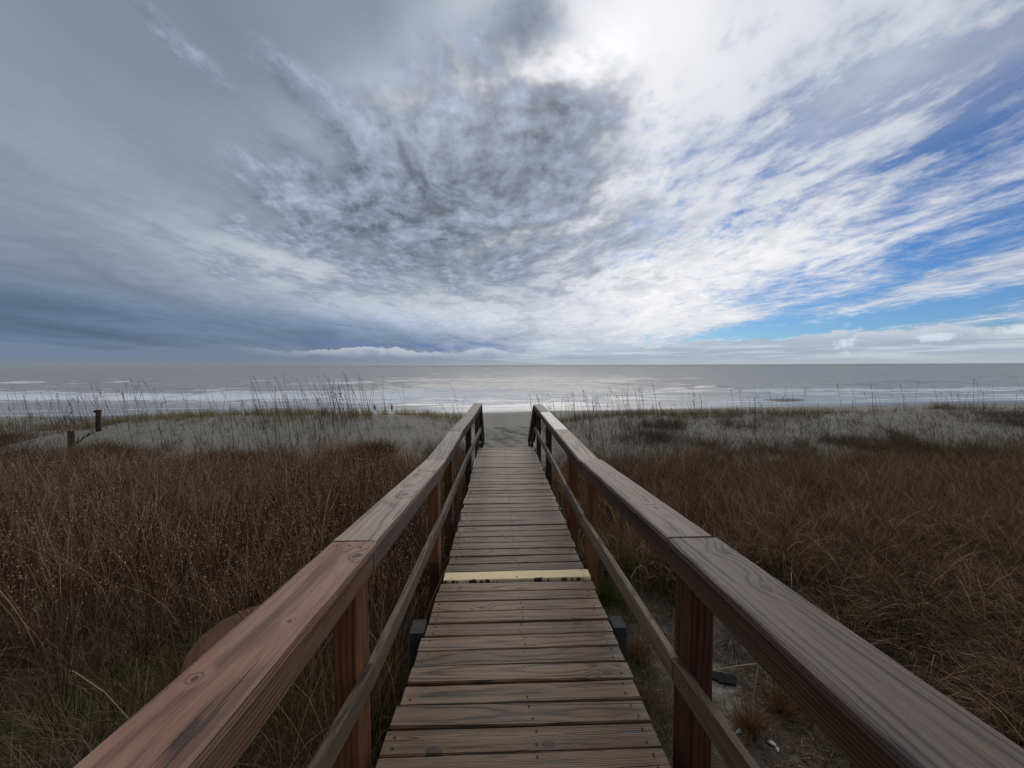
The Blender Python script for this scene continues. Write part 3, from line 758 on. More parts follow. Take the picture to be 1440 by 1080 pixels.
def pal(n, cols, jit=.25, wts=None):
    cols = np.array(cols); i = rng.choice(len(cols), n, p=wts)
    return np.clip(cols[i] * (1 + rng.uniform(-jit, jit, (n, 1))) * (1 + rng.uniform(-.08, .08, (n, 3))), .002, .9)
def scatter(n, x0, x1, y0, y1, dens):
    """n points where dens(x,y) in 0..1 accepts; closer ground gets more"""
    X, Y = [], []; c = 0
    while c < n:
        x = rng.uniform(x0, x1, 60000); y = y0 + (y1 - y0) * rng.random(60000)
        keep = rng.random(60000) < dens(x, y)
        X.append(x[keep]); Y.append(y[keep]); c += keep.sum()
        if c == 0: break
    return np.concatenate(X)[:n], np.concatenate(Y)[:n]
def inview(x, y, pad=1.2): return (np.abs(x - .04 * y) < 1.30 * y + pad)
def tufts(n, x0, x1, y0, y1, dens, per, spread):
    cx, cy = scatter(n, x0, x1, y0, y1, dens)
    k = np.repeat(np.arange(len(cx)), per)
    r = np.abs(rng.normal(0, 1, len(k))) * spread; a = rng.uniform(0, 6.2832, len(k))
    x, y = cx[k] + r * np.cos(a), cy[k] + r * np.sin(a)
    return k, x, y, a

RUST = [(.172, .096, .055), (.122, .066, .039), (.25, .165, .105), (.082, .047, .030), (.38, .275, .18)]
TAN = [(.26, .20, .14), (.19, .135, .085), (.13, .085, .05), (.36, .30, .22)]
OLIVE = [(.155, .14, .055), (.20, .16, .07), (.11, .105, .04), (.30, .24, .13), (.17, .10, .05)]
GREYT = [(.28, .19, .110), (.165, .105, .058), (.40, .30, .19), (.085, .052, .030)]

def offdeck(x, y, m=.12): return ((x < -.66 - m) | (x > .94 + m) | (y > 10.8)).astype(float)

def clearing(x, y): return 1 - np.exp(-(((x + 2.02) / .36) ** 2 + ((y - 3.05) / .38) ** 2) ** 2)
# ---- left field of rusty bluestem stalks
B = Blades()
def dL(x, y):
    n = fbm(x * .8 + 20, y * .8, 3)
    up = sst(2.9, 5.0, y + 1.2 * (n - .5) + np.clip(x + 3.2, 0, 2) * .75)
    return clearing(x, y) * up * (1 - sst(9.3, 12.6, y + 3.0 * (n - .5))) ** 1.5 * np.clip(.35 + 1.3 * n, 0, 1) * inview(x, y) * offdeck(x, y, .02)
k, x, y, a = tufts(3900, -15.5, -.7, 1.6, 12.4, dL, 12, .075)
ok = offdeck(x, y, .0) > 0; x, y, a, k = x[ok], y[ok], a[ok], k[ok]
n = len(x); z = ground_z(x, y)
hk = rng.uniform(.45, 1.1, 5300)[k]; ck = (rng.uniform(.35, 1.25, 5300) ** 1.5 * 1.25)[k][:, None]
L = hk * rng.uniform(.5, 1.05, n) * (1 - .15 * sst(9.5, 12, y))
tint = (fbm(x * .35, y * .35 + 40, 3)[:, None])
col = pal(n, RUST, .35, [.34, .26, .2, .12, .08]) * (0.55 + .9 * tint) * ck
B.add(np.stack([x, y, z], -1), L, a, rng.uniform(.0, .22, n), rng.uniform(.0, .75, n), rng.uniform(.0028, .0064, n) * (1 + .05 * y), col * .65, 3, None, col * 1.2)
# low blades
m_ = rng.random(n) < .6; nn = m_.sum()
B.add(np.stack([x, y, z], -1)[m_], L[m_] * .7, a[m_] + rng.uniform(-1.5, 1.5, nn), rng.uniform(.1, .7, nn), rng.uniform(.6, 2.2, nn), rng.uniform(.0035, .007, nn) * (1 + .04 * y[m_]), pal(nn, RUST + TAN, .35) * .6 * ck[m_], 3)
# pale plumed stems standing out of the mass
m_ = rng.random(n) < .13; nn = m_.sum(); cc = pal(nn, [(.44, .30, .19), (.34, .20, .115), (.54, .42, .29)], .3)
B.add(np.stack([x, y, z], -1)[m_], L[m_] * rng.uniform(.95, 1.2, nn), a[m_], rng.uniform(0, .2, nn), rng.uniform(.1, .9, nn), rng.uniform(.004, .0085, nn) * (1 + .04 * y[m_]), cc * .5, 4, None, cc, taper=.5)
# broad straw blades here and there
m_ = rng.random(n) < .05; nn = m_.sum()
B.add(np.stack([x, y, z], -1)[m_], L[m_] * .8, a[m_], rng.uniform(.1, .6, nn), rng.uniform(.8, 2.2, nn), rng.uniform(.008, .014, nn), pal(nn, TAN, .3) * .9, 5)
# fluffy pale seeds
m_ = (rng.random(n) < .42) & (y > 3.6); idx = np.where(m_)[0]; rep = np.repeat(idx, 5); q = rng.uniform(.55, 1.0, len(rep))
P = np.stack([x[rep] + np.cos(a[rep]) * q * L[rep] * .22 + rng.normal(0, .012, len(rep)), y[rep] + np.sin(a[rep]) * q * L[rep] * .22 + rng.normal(0, .012, len(rep)), z[rep] + q * L[rep] * .95], -1)
B.flecks(P, rng.uniform(.005, .012, len(rep)) * (1 + .03 * y[rep]), pal(len(rep), [(.62, .48, .34), (.42, .28, .18), (.26, .14, .08), (.75, .65, .52)], .25))
B.build('bluestem_grass', 'dense rust brown stalks of dry grass filling the hollow left of the boardwalk')

# ---- low matted olive grass in the near left
B = Blades()
def dL2(x, y):
    n = fbm(x * 1.1 + 50, y * 1.1, 3)
    return clearing(x, y) * (1 - sst(3.9, 6.0, y + .9 * (n - .5) + np.clip(x + 3.2, 0, 2) * .6)) * np.clip(.2 + 1.5 * n, 0, 1) * inview(x, y, 1.6) * offdeck(x, y, .0)
k, x, y, a = tufts(1900, -9, -.7, .9, 6, dL2, 24, .065)
ok = offdeck(x, y, -.03) > 0; x, y, a, k = x[ok], y[ok], a[ok], k[ok]; n = len(x); z = ground_z(x, y)
wind = rng.normal(2.6, .9, n)
tuse = fbm(x * .6 + 4, y * .6, 3)
col = np.where((tuse > .52)[:, None], pal(n, OLIVE, .3), pal(n, RUST + TAN, .3) * .9)
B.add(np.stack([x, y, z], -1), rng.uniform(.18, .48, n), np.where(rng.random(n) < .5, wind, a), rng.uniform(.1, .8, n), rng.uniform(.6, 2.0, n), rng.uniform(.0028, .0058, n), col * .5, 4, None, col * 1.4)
B.build('matted_grass', 'low matted olive and brown grass in the near left corner')

# ---- right field
B = Blades()
def dR(x, y):
    n = fbm(x * .8 + 70, y * .8 + 9, 3)
    up = sst(4.0, 5.4, y + 1.0 * (n - .5))
    bx_, by_ = spot(1228, 735); cx_, cy_ = spot(1120, 800)
    bare = np.exp(-((x - bx_ * .88) / .95) ** 2 - ((y - by_ * .88) / 1.0) ** 2) + .85 * np.exp(-((x - cx_) / .7) ** 2 - ((y - cy_ * .97) / .45) ** 2)
    return up * (1 - sst(8.3, 12.2, y + 3.4 * (n - .5))) ** 1.5 * np.clip(.3 + 1.3 * n, 0, 1) * inview(x, y) * offdeck(x, y, .02) * (1 - np.clip(bare, 0, .97))
k, x, y, a = tufts(3700, .9, 15.5, 3.2, 11.6, dR, 12, .085)
ok = offdeck(x, y, .0) > 0; x, y, a, k = x[ok], y[ok], a[ok], k[ok]
n = len(x); z = ground_z(x, y); ck = (rng.uniform(.4, 1.3, 4800) ** 1.5 * 1.25)[k][:, None]
L = rng.uniform(.34, .88, 4800)[k] * rng.uniform(.6, 1.05, n) * (1 - .2 * sst(8.5, 10.5, y))
tint = (fbm(x * .35 + 9, y * .35 + 70, 3)[:, None])
col = pal(n, RUST + GREYT, .35, [.12, .14, .08, .12, .04, .17, .18, .07, .08]) * (0.48 + .9 * tint) * ck
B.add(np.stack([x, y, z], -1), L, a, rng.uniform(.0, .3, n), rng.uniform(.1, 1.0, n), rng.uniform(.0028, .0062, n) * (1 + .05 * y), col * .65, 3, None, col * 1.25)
m_ = rng.random(n) < .7; nn = m_.sum()
B.add(np.stack([x, y, z], -1)[m_], L[m_] * .9, a[m_] + rng.uniform(-1.5, 1.5, nn), rng.uniform(.1, .7, nn), rng.uniform(.8, 2.4, nn), rng.uniform(.0035, .007, nn) * (1 + .04 * y[m_]), pal(nn, RUST + GREYT, .35) * .6 * ck[m_], 4)
m_ = rng.random(n) < .16; nn = m_.sum(); cc = pal(nn, [(.46, .35, .23), (.36, .24, .14), (.58, .47, .33)], .3)
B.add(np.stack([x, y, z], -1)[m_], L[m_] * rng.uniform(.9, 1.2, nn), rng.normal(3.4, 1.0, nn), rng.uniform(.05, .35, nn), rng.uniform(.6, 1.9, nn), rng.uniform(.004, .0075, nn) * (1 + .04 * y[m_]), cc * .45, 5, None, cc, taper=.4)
m_ = rng.random(n) < .12; idx = np.where(m_)[0]; rep = np.repeat(idx, 5); q = rng.uniform(.6, 1.0, len(rep))
P = np.stack([x[rep] + np.cos(a[rep]) * q * L[rep] * .25 + rng.normal(0, .012, len(rep)), y[rep] + np.sin(a[rep]) * q * L[rep] * .25 + rng.normal(0, .012, len(rep)), z[rep] + q * L[rep] * .93], -1)
B.flecks(P, rng.uniform(.004, .008, len(rep)) * (1 + .03 * y[rep]), pal(len(rep), [(.36, .27, .2), (.26, .17, .11), (.22, .12, .07)], .25))
B.build('brown_grass', 'brown and reddish dry grass filling the hollow right of the boardwalk')

# ---- near right: long arching greyish blades
B = Blades()
def dR2(x, y):
    n = fbm(x * .9 + 31, y * .9 + 2, 3)
    return sst(2.2, 3.2, x - .12 * y + .8 * (n - .5)) * (1 - sst(5.4, 6.8, y + (n - .5))) * np.clip(-.1 + 2.0 * n, 0, 1) * inview(x, y, 1.8)
k, x, y, a = tufts(760, 1.8, 9.5, 1.2, 6.8, dR2, 46, .07)
n = len(x); z = ground_z(x, y); hk = rng.uniform(.45, .95, 1000)[k]
tint = rng.uniform(.5, 1.5, 1000)[k][:, None]
wind = np.where(rng.random(n) < .45, rng.normal(3.5, .7, n), a)
col = pal(n, GREYT + TAN, .3, [.22, .2, .08, .16, .1, .12, .09, .03]) * tint
tipm = np.where(rng.random(n) < .34, rng.uniform(1.8, 3.0, n), rng.uniform(.6, 1.1, n))[:, None]
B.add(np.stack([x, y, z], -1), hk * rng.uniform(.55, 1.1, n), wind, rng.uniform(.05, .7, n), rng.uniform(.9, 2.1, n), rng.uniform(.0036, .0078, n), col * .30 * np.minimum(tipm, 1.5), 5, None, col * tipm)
B.build('arching_grass', 'long arching grey brown grass in the near right corner')

# ---- sparse cover, litter and mixed tufts beside the boardwalk
B = Blades()
def dN(x, y):
    n = fbm(x * 1.7 + 3, y * 1.7 + 7, 3)
    return np.clip((n - .40) * 5, 0, 1) * ((x > .9) | (x < -.6)) * (np.abs(x) < 3.4) * sst(1.2, 2.0, y)
k, x, y, a = tufts(950, -2.2, 3.8, 1.2, 5.8, dN, 26, .06)
ok = offdeck(x, y, -.1) > 0; x, y, a = x[ok], y[ok], a[ok]; n = len(x); z = ground_z(x, y)
B.add(np.stack([x, y, z], -1), rng.uniform(.05, .30, n), a, rng.uniform(.1, .9, n), rng.uniform(.3, 1.9, n), rng.uniform(.002, .0042, n), pal(n, RUST + OLIVE + [(.10, .125, .035)] * 2, .35) * .75, 3)
B.build('short_grass', 'short sparse brown grass on the sand beside the boardwalk')
B = Blades()
x, y = scatter(42000, -3, 3.6, 1.2, 6.5, lambda x, y: np.clip((fbm(x * 1.3 + 5, y * 1.3 + 1, 3) - .30) * 3, .05, 1) * ((x > .8) | (x < -.45)))
n = len(x); z = ground_z(x, y) + .006
a = rng.uniform(0, 6.2832, n)
B.add(np.stack([x, y, z], -1), rng.uniform(.02, .085, n), a, rng.uniform(1.2, 1.55, n), rng.uniform(-.2, .25, n), rng.uniform(.002, .009, n), pal(n, RUST + TAN + [(.04, .025, .016)] * 4, .35) * .75, 2, a + 1.57, None, z - .008)
B.build('leaf_litter', 'dead leaf and straw litter on the sand beside the boardwalk')

# ---- dunes: ridge grass, bushes, sea oats
B = Blades()
cx = rng.uniform(-26, 30, 5200); cy = YC + rng.normal(.4, 1.0, 5200)
pxx = np.interp(cx, CR_X, CR_PX)
left = cx < 0
keep = ((left & (pxx > 120) & (pxx < 668)) | (~left & (pxx > 775))) & (fbm(cx * .5 + 3, cy * .9, 3) > np.where(left, .44, .50)) & inview(cx, cy, 3) & (np.abs(cx / cy - sight(528, 580)[0]) > .010) & (np.abs(cx / cy - sight(551, 580)[0]) > .010)
cx, cy, left = cx[keep], cy[keep], left[keep]
k = np.repeat(np.arange(len(cx)), 9); n = len(k)
x, y = cx[k] + rng.normal(0, .07, n), cy[k] + rng.normal(0, .07, n)
col = np.where(left[k][:, None], pal(n, [(.30, .25, .12), (.22, .185, .085), (.38, .32, .18)], .3), pal(n, [(.22, .205, .13), (.16, .15, .09), (.30, .27, .19)], .3))
B.add(np.stack([x, y, ground_z(x, y)], -1), rng.uniform(.15, .42, n), rng.normal(3.1, 1.2, n), rng.uniform(0, .4, n), rng.uniform(.1, .9, n), rng.uniform(.006, .012, n), col, 2)
# second line in the far left
cx = rng.uniform(-42, -18, 2600); cy = rng.uniform(18, 27, 2600); kk_ = fbm(cx * .4, cy * .6, 3) > .5; cx, cy = cx[kk_], cy[kk_]
k = np.repeat(np.arange(len(cx)), 7); n = len(k); x, y = cx[k] + rng.normal(0, .08, n), cy[k] + rng.normal(0, .08, n)
B.add(np.stack([x, y, ground_z(x, y)], -1), rng.uniform(.15, .45, n), rng.normal(3.1, 1.2, n), rng.uniform(0, .4, n), rng.uniform(.1, .9, n), rng.uniform(.008, .014, n), pal(n, [(.22, .17, .08), (.16, .12, .06), (.12, .075, .045)], .3), 2)
# foot of the seaward side, beach edge
B.build('ridge_grass', 'short yellowish grass along the crests of the dunes')

B = Blades()
def dBush(x, y):
    n = fbm(x * .8 + 11, y * .8 + 3, 4, .6); n2 = fbm(x * .25, y * .4 + 90, 2)
    r = np.clip((n - .52) * 5 + .16 + .5 * sst(11.8, 9.5, y), 0, 1) ** 1.3 * sst(9, 10.2, y) * (1 - sst(13.0, 16.2, y + 3 * (n2 - .5)))
    return r * inview(x, y, 2)
k, x, y, a = tufts(1700, 1.6, 24, 9, 16.5, dBush, 17, .17)
ok = (x > 1.9); x, y, a, k = x[ok], y[ok], a[ok], k[ok]; n = len(x)
col = pal(n, [(.12, .10, .072), (.085, .070, .050), (.17, .145, .105), (.13, .082, .052)], .35)
B.add(np.stack([x, y, ground_z(x, y)], -1), rng.uniform(.14, .44, n), a, rng.uniform(.1, .9, n), rng.uniform(.1, 1.0, n), rng.uniform(.006, .011, n), col, 2)
k, x, y, a = tufts(3000, 1.9, 24, 9.6, 17.5, lambda x, y: inview(x, y, 2) * np.clip(.15 + fbm(x * .7, y * .7 + 60, 3), 0, 1), 5, .06); n = len(x)
B.add(np.stack([x, y, ground_z(x, y)], -1), rng.uniform(.08, .36, n), a, rng.uniform(.1, .9, n), rng.uniform(.1, 1.0, n), rng.uniform(.005, .009, n), pal(n, [(.19, .16, .115), (.13, .11, .08), (.25, .215, .16)], .35), 2)
k, x, y, a = tufts(900, -19, -1.0, 9.6, 16.5, lambda x, y: inview(x, y, 2) * np.clip(.05 + fbm(x * .7, y * .7 + 60, 3) * (1 - .8 * sst(11, 13, y)), 0, 1), 5, .06); n = len(x)
B.add(np.stack([x, y, ground_z(x, y)], -1), rng.uniform(.08, .40, n), a, rng.uniform(.1, .8, n), rng.uniform(.1, 1.0, n), rng.uniform(.005, .008, n), pal(n, [(.13, .10, .07), (.09, .07, .05), (.17, .13, .09)], .35), 2)
# the field thins out over the foot of the dunes
k, x, y, a = tufts(1500, 1.6, 24, 9.3, 14.2, lambda x, y: inview(x, y, 2) * (1 - sst(9.6, 14.0, y + 2.2 * (fbm(x * .6 + 5, y * .6 + 30, 3) - .5))), 9, .07); n = len(x)
B.add(np.stack([x, y, ground_z(x, y)], -1), rng.uniform(.2, .62, n), a, rng.uniform(.0, .4, n), rng.uniform(.1, 1.0, n), rng.uniform(.004, .008, n), pal(n, [(.17, .125, .08), (.12, .08, .052), (.23, .18, .12), (.15, .085, .05)], .35), 3)
k, x, y, a = tufts(700, -17, -.9, 9.8, 13.6, lambda x, y: inview(x, y, 2) * (1 - sst(9.8, 13.6, y + 2.2 * (fbm(x * .6 + 5, y * .6 + 30, 3) - .5))), 9, .07); n = len(x)
B.add(np.stack([x, y, ground_z(x, y)], -1), rng.uniform(.2, .65, n), a, rng.uniform(.0, .35, n), rng.uniform(.1, .9, n), rng.uniform(.004, .008, n), pal(n, [(.17, .105, .065), (.12, .07, .045), (.23, .16, .10)], .35), 3)
# left: thin dark scrub over the brow of the grass
def dB2(x, y):
    n = fbm(x * .8 + 44, y * .9 + 13, 3)
    dd = np.clip((n - .50) * 5, 0, 1) * sst(9.5, 10.5, y) * (1 - sst(11.5, 13.5, y)) * .5
    dd = dd * sst(-13.2, -11.0, x + .0 * y) + sst(.0, .9, -(x / y) - .985) * (1 - sst(15.5, 17, y)) * sst(9.5, 11, y) * np.clip(.1 + n, 0, 1)
    return np.clip(dd, 0, 1) * inview(x, y, 2)
k, x, y, a = tufts(1300, -22, -1.0, 9, 17, dB2, 30, .15); n = len(x)
col = pal(n, [(.13, .085, .055), (.09, .058, .04), (.17, .12, .075)], .3)
B.add(np.stack([x, y, ground_z(x, y)], -1), rng.uniform(.16, .55, n), a, rng.uniform(.1, .8, n), rng.uniform(.1, 1.0, n), rng.uniform(.005, .010, n), col, 2)
B.build('dune_scrub', 'dark low scrub in patches over the pale dune slopes')

B = Blades()
def oats(n, x0, x1, y0, y1, hl, hh, leanm, dens):
    x, y = scatter(n, x0, x1, y0, y1, dens); ok = np.ones(len(x), bool)
    for p_ in (528, 551): ok &= np.abs(x / y - sight(p_, 580)[0] - .006) > .013
    x, y = x[ok], y[ok]; n = len(x); z = ground_z(x, y)
    L = rng.uniform(hl, hh, n); az = np.where(rng.random(n) < .85, rng.normal(math.pi, .5, n), rng.uniform(0, 6.28, n))
    t0 = np.abs(rng.normal(leanm, .10, n)); kb = rng.uniform(0, .35, n)
    col = pal(n, [(.085, .070, .055), (.055, .046, .038), (.13, .105, .08)], .3)
    pts = B.add(np.stack([x, y, z - .02], -1), L, az, t0, kb, rng.uniform(.007, .013, n) * y / 15, col, 5, np.zeros(n), taper=.55)
    hd = rng.random(n) < .5; idx = np.where(hd)[0]; rep = np.repeat(idx, 9); q = rng.random(len(rep))
    P = pts[-2][rep] * (1 - q)[:, None] + pts[-1][rep] * q[:, None] + rng.normal(0, .014, (len(rep), 3))
    B.flecks(P, rng.uniform(.014, .026, len(rep)), pal(len(rep), [(.12, .09, .06), (.09, .07, .05)], .25), 2.4)
    m = 3; k = np.repeat(np.arange(n), m)
    B.add(np.stack([x, y, z], -1)[k] + rng.normal(0, .03, (n * m, 3)) * [1, 1, 0], rng.uniform(.3, .7, n * m), rng.uniform(0, 6.28, n * m), rng.uniform(.05, .4, n * m), rng.uniform(.1, 1.2, n * m), rng.uniform(.006, .010, n * m), col[k], 3)
cl = lambda x, y: np.clip((fbm(x * .45 + 7, y * .3 + 8, 3) - .36) * 3.2, .03, 1)
oats(230, -19, -.9, 10.3, 19, 1.0, 1.85, .20, lambda x, y: cl(x, y) * inview(x, y, 1))
oats(115, -7.5, -.75, 10.5, 19, 1.1, 1.9, .14, lambda x, y: cl(x, y))
oats(46, -21, -12.5, 12, 20, 1.2, 2.0, .24, lambda x, y: cl(x, y))
oats(230, 1.4, 25, 10, 19, .6, 1.45, .05, lambda x, y: cl(x, y) * inview(x, y, 1))
oats(46, 1.3, 6.5, 10.5, 19, .9, 1.55, .08, lambda x, y: cl(x, y))
B.build('sea_oats', 'tall thin sea oat stalks standing over the dunes against the surf')

# ------------------------------------------------------------------ single plants
def tussock(name, loc, n, hl, hh, cols, label, cat, t=(.05, .9), kk=(.2, 1.3), sp=.05, w=(.002, .004), group=None):
    B = Blades(); x0, y0 = loc; z0 = gz(x0, y0)
    r = np.abs(rng.normal(0, sp, n)); a = rng.uniform(0, 6.28, n)
    x, y = x0 + r * np.cos(a), y0 + r * np.sin(a); z = ground_z(x, y)
    col = pal(n, cols, .3)
    B.add(np.stack([x, y, z], -1), rng.uniform(hl, hh, n), a, rng.uniform(*t, n), rng.uniform(*kk, n), rng.uniform(*w, n), col * .8, 4, None, col * 1.15)
    return B.build(name, label, 'thing', cat, group, (x0, y0, z0))
tussock('grass_tussock', spot(1055, 1028), 420, .10, .26, [(.17, .085, .035), (.12, .06, .028), (.22, .13, .06)], 'rusty round grass tussock on the sand behind the near right post', 'grass tussock', sp=.06)
tussock('grass_tussock', spot(1098, 1000), 320, .10, .24, [(.13, .075, .035), (.17, .1, .05)], 'darker grass tussock to the right of the rusty one on the sand', 'grass tussock', sp=.07)
tussock('grass_tussock', spot(893, 925), 380, .10, .27, [(.20, .10, .045), (.15, .075, .035)], 'reddish grass tussock beside the right support post under the mid rail', 'grass tussock', sp=.07)
tussock('green_weed', spot(866, 800), 900, .18, .50, [(.13, .165, .035), (.17, .19, .045), (.09, .12, .03), (.22, .20, .07)], 'yellow green feathery weed just outside the right railing', 'weed', sp=.13, w=(.004, .008))
tussock('green_weed', spot(857, 842), 520, .10, .34, [(.085, .11, .028), (.12, .135, .04)], 'dark green weed at the deck edge under the right mid rail', 'weed', sp=.12, w=(.004, .008))
tussock('bleached_tussock', spot(1030, 905), 260, .25, .5, [(.26, .22, .18), (.19, .15, .12), (.32, .28, .24)], 'pale curled grass tussock behind the right cap rail', 'grass tussock', t=(.3, 1.2), kk=(1.2, 2.8), sp=.07, w=(.003, .005))

def mat_simple(name, c0, c1, rough=.8, sc=30, bmp=.3):
    mt, nt, b = new_mat(name); tcn = nt.nodes.new('ShaderNodeTexCoord'); p = S(nt, tcn.outputs['Object'])
    n = noise(nt, p, sc, 6, .6)
    nt.links.new(mix(nt, n, c0, c1).k, b.inputs['Base Color']); b.inputs['Roughness'].default_value = rough
    link(nt, bump(nt, n, bmp, .01), b.inputs['Normal'])
    return mt

def solid(name, outline, thick, mat, loc, rot=(0, 0, 0), bend=0.0, bevel=.003):
    """thick bevelled plate cut to an outline, optionally dished"""
    bm = bmesh.new(); n = len(outline)
    vs = [bm.verts.new((p[0], p[1], 0)) for p in outline]
    f = bm.faces.new(vs)
    bmesh.ops.triangulate(bm, faces=[f]) if False else None
    r = bmesh.ops.inset_region(bm, faces=[f], thickness=bevel * 2, depth=0)
    ex = bmesh.ops.extrude_face_region(bm, geom=bm.faces[:])
    bmesh.ops.translate(bm, vec=(0, 0, -thick), verts=[v for v in ex['geom'] if isinstance(v, bmesh.types.BMVert)])
    if bend:
        for v in bm.verts: v.co.z -= bend * (v.co.x ** 2)
    bmesh.ops.recalc_face_normals(bm, faces=bm.faces)
    bmesh.ops.bevel(bm, geom=[e for e in bm.edges if e.calc_face_angle(0) > .8], offset=bevel, segments=1, affect='EDGES')
    me = bpy.data.meshes.new(name); bm.to_mesh(me); bm.free(); me.materials.append(mat)
    o = bpy.data.objects.new(name, me); COL.objects.link(o); o.location = loc; o.rotation_euler = rot
    return o

# brown board lying half hidden behind the left rail
out = [(-.36, -.10), (-.33, .02), (-.24, .13), (-.10, .20), (.10, .235), (.26, .22), (.34, .12), (.34, -.06), (.22, -.17), (0, -.19), (-.22, -.17)]
bx, by = -2.14, 3.36
o = solid('brown_panel', out, .018, mat_simple('brown_panel_paint', (.19, .085, .036), (.31, .155, .075), .6, 9, .3), (bx, by, gz(bx, by) + .36), (R(34), R(-8), R(22)), .15)
setp(o, 'rounded brown board lying in the grass behind the left handrail', 'board')

# black scrap, twig, shells
x0, y0 = spot(1018, 957)
o = solid('slate_scrap', [(-.105, .035), (-.06, .085), (.0, .055), (.105, -.015), (.045, -.085), (-.055, -.03)], .016, mat_simple('black_scrap', (.005, .005, .005), (.012, .011, .010), 1.0, 40), (x0, y0, gz(x0, y0) + .028), (R(8), R(-5), R(10)))
setp(o, 'flat black scrap lying on pale sand behind the right post', 'scrap')
M_twig = mat_simple('dry_twig', (.34, .26, .17), (.46, .37, .26), .8, 80)
def tube(name, pts, r0, r1, mat):
    cu = MB(); n = 6; vs = []; P = [Vector(p) for p in pts]; base = P[0].copy()
    for i, p in enumerate(P):
        d = (P[min(i + 1, len(P) - 1)] - P[max(i - 1, 0)]).normalized(); u = d.orthogonal().normalized(); v = d.cross(u); r = r0 + (r1 - r0) * i / (len(P) - 1)
        for j in range(n): a = 6.2832 * j / n; vs.append(p + u * r * math.cos(a) + v * r * math.sin(a))
    fs = [(i * n + j, i * n + (j + 1) % n, i * n + n + (j + 1) % n, i * n + n + j) for i in range(len(P) - 1) for j in range(n)] + [tuple(range(n)), tuple(range((len(P) - 1) * n, len(P) * n))]
    cu.add(vs, fs); return cu.build(name, mat, None, base)
def seen(px, py, Y): a_, b_ = sight(px, py); return (a_ * Y, Y, CAMZ + b_ * Y)
tx, ty = spot(1058, 990)
o = tube('bent_twig', [(tx, ty, gz(tx, ty) - .02), seen(1062, 962, ty + .05), seen(1066, 936, ty + .1), seen(1064, 933.5, ty + .1), seen(1040, 936, ty + .1), seen(1004, 942, ty + .12), seen(985, 946, ty + .12)], .005, .0035, M_twig)
setp(o, 'dry straw bent over at a right angle above the rusty tussock', 'twig')
M_shell = mat_simple('shell_white', (.62, .58, .52), (.78, .75, .70), .45, 90, .1)
def shell(name, loc, size, rz):
    bm = bmesh.new(); nu, nv = 12, 5; rows = []
    for layer in (0, 1):
        for i in range(nv + 1):
            q = i / nv; row = []
            for j in range(nu + 1):
                a = -1.05 + 2.1 * j / nu; rr = size * q * (1 + .05 * math.cos(j * math.pi)) * (1 - .12 * abs(a))
                h = size * .42 * math.sin(math.pi * min(q, .98)) * math.cos(a * .9) * (1 if layer == 0 else .8) + (0.0 if layer == 0 else -size * .04)
                row.append(bm.verts.new((rr * math.sin(a), rr * math.cos(a) - size * .5, h)))
            rows.append(row)
    for L_ in (0, nv + 1):
        for i in range(nv):
            for j in range(nu): bm.faces.new((rows[L_ + i][j], rows[L_ + i][j + 1], rows[L_ + i + 1][j + 1], rows[L_ + i + 1][j]))
    for j in range(nu): bm.faces.new((rows[nv][j], rows[nv][j + 1], rows[2 * nv + 1][j + 1], rows[2 * nv + 1][j]))
    bmesh.ops.remove_doubles(bm, verts=bm.verts, dist=1e-5); bmesh.ops.recalc_face_normals(bm, faces=bm.faces)
    me = bpy.data.meshes.new(name); bm.to_mesh(me); bm.free(); me.materials.append(M_shell)
    for p in me.polygons: p.use_smooth = True
    o = bpy.data.objects.new(name, me); COL.objects.link(o); o.location = loc; o.rotation_euler = (R(25), R(8), rz); return o
def on_ground(px, py): x_, y_ = spot(px, py); return (x_, y_, gz(x_, y_) + .012)
o = shell('seashell', on_ground(1085, 1048), .042, 2.1); setp(o, 'largest white seashell, on the litter below the right cap rail', 'seashell')
o = shell('seashell', on_ground(1031, 1035), .030, .6); setp(o, 'small white seashell next to the near right mid rail', 'seashell')
o = shell('seashell', on_ground(1039, 1031), .032, 3.6); setp(o, 'pinkish white seashell between the largest shell and the rusty tussock', 'seashell')
o = shell('seashell', on_ground(1093, 1056), .026, 4.4); setp(o, 'small seashell touching the largest shell', 'seashell')
o0 = None
for (x, yy) in ((1.55, 4.05), (1.62, 3.86), (1.70, 3.80), (1.44, 3.62), (1.78, 3.95), (1.50, 3.72), (1.66, 3.55), (1.83, 3.72), (-.72, 3.42), (1.60, 3.35), (1.42, 2.95)):
    if o0 is None: o0 = shell('shell_fragment', (0, 0, 0), .018, 0); o = o0
    else: o = o0.copy(); COL.objects.link(o)
    o.location = (x, yy, gz(x, yy) + .008); o.rotation_euler = (random.uniform(-.5, .5), random.uniform(-.5, .5), random.uniform(0, 6.28))
    o.scale = [random.uniform(.6, 1.15)] * 3
    setp(o, 'tiny white shell fragment on bare sand beside the boardwalk', 'shell fragment', 'shell fragments on the sand')

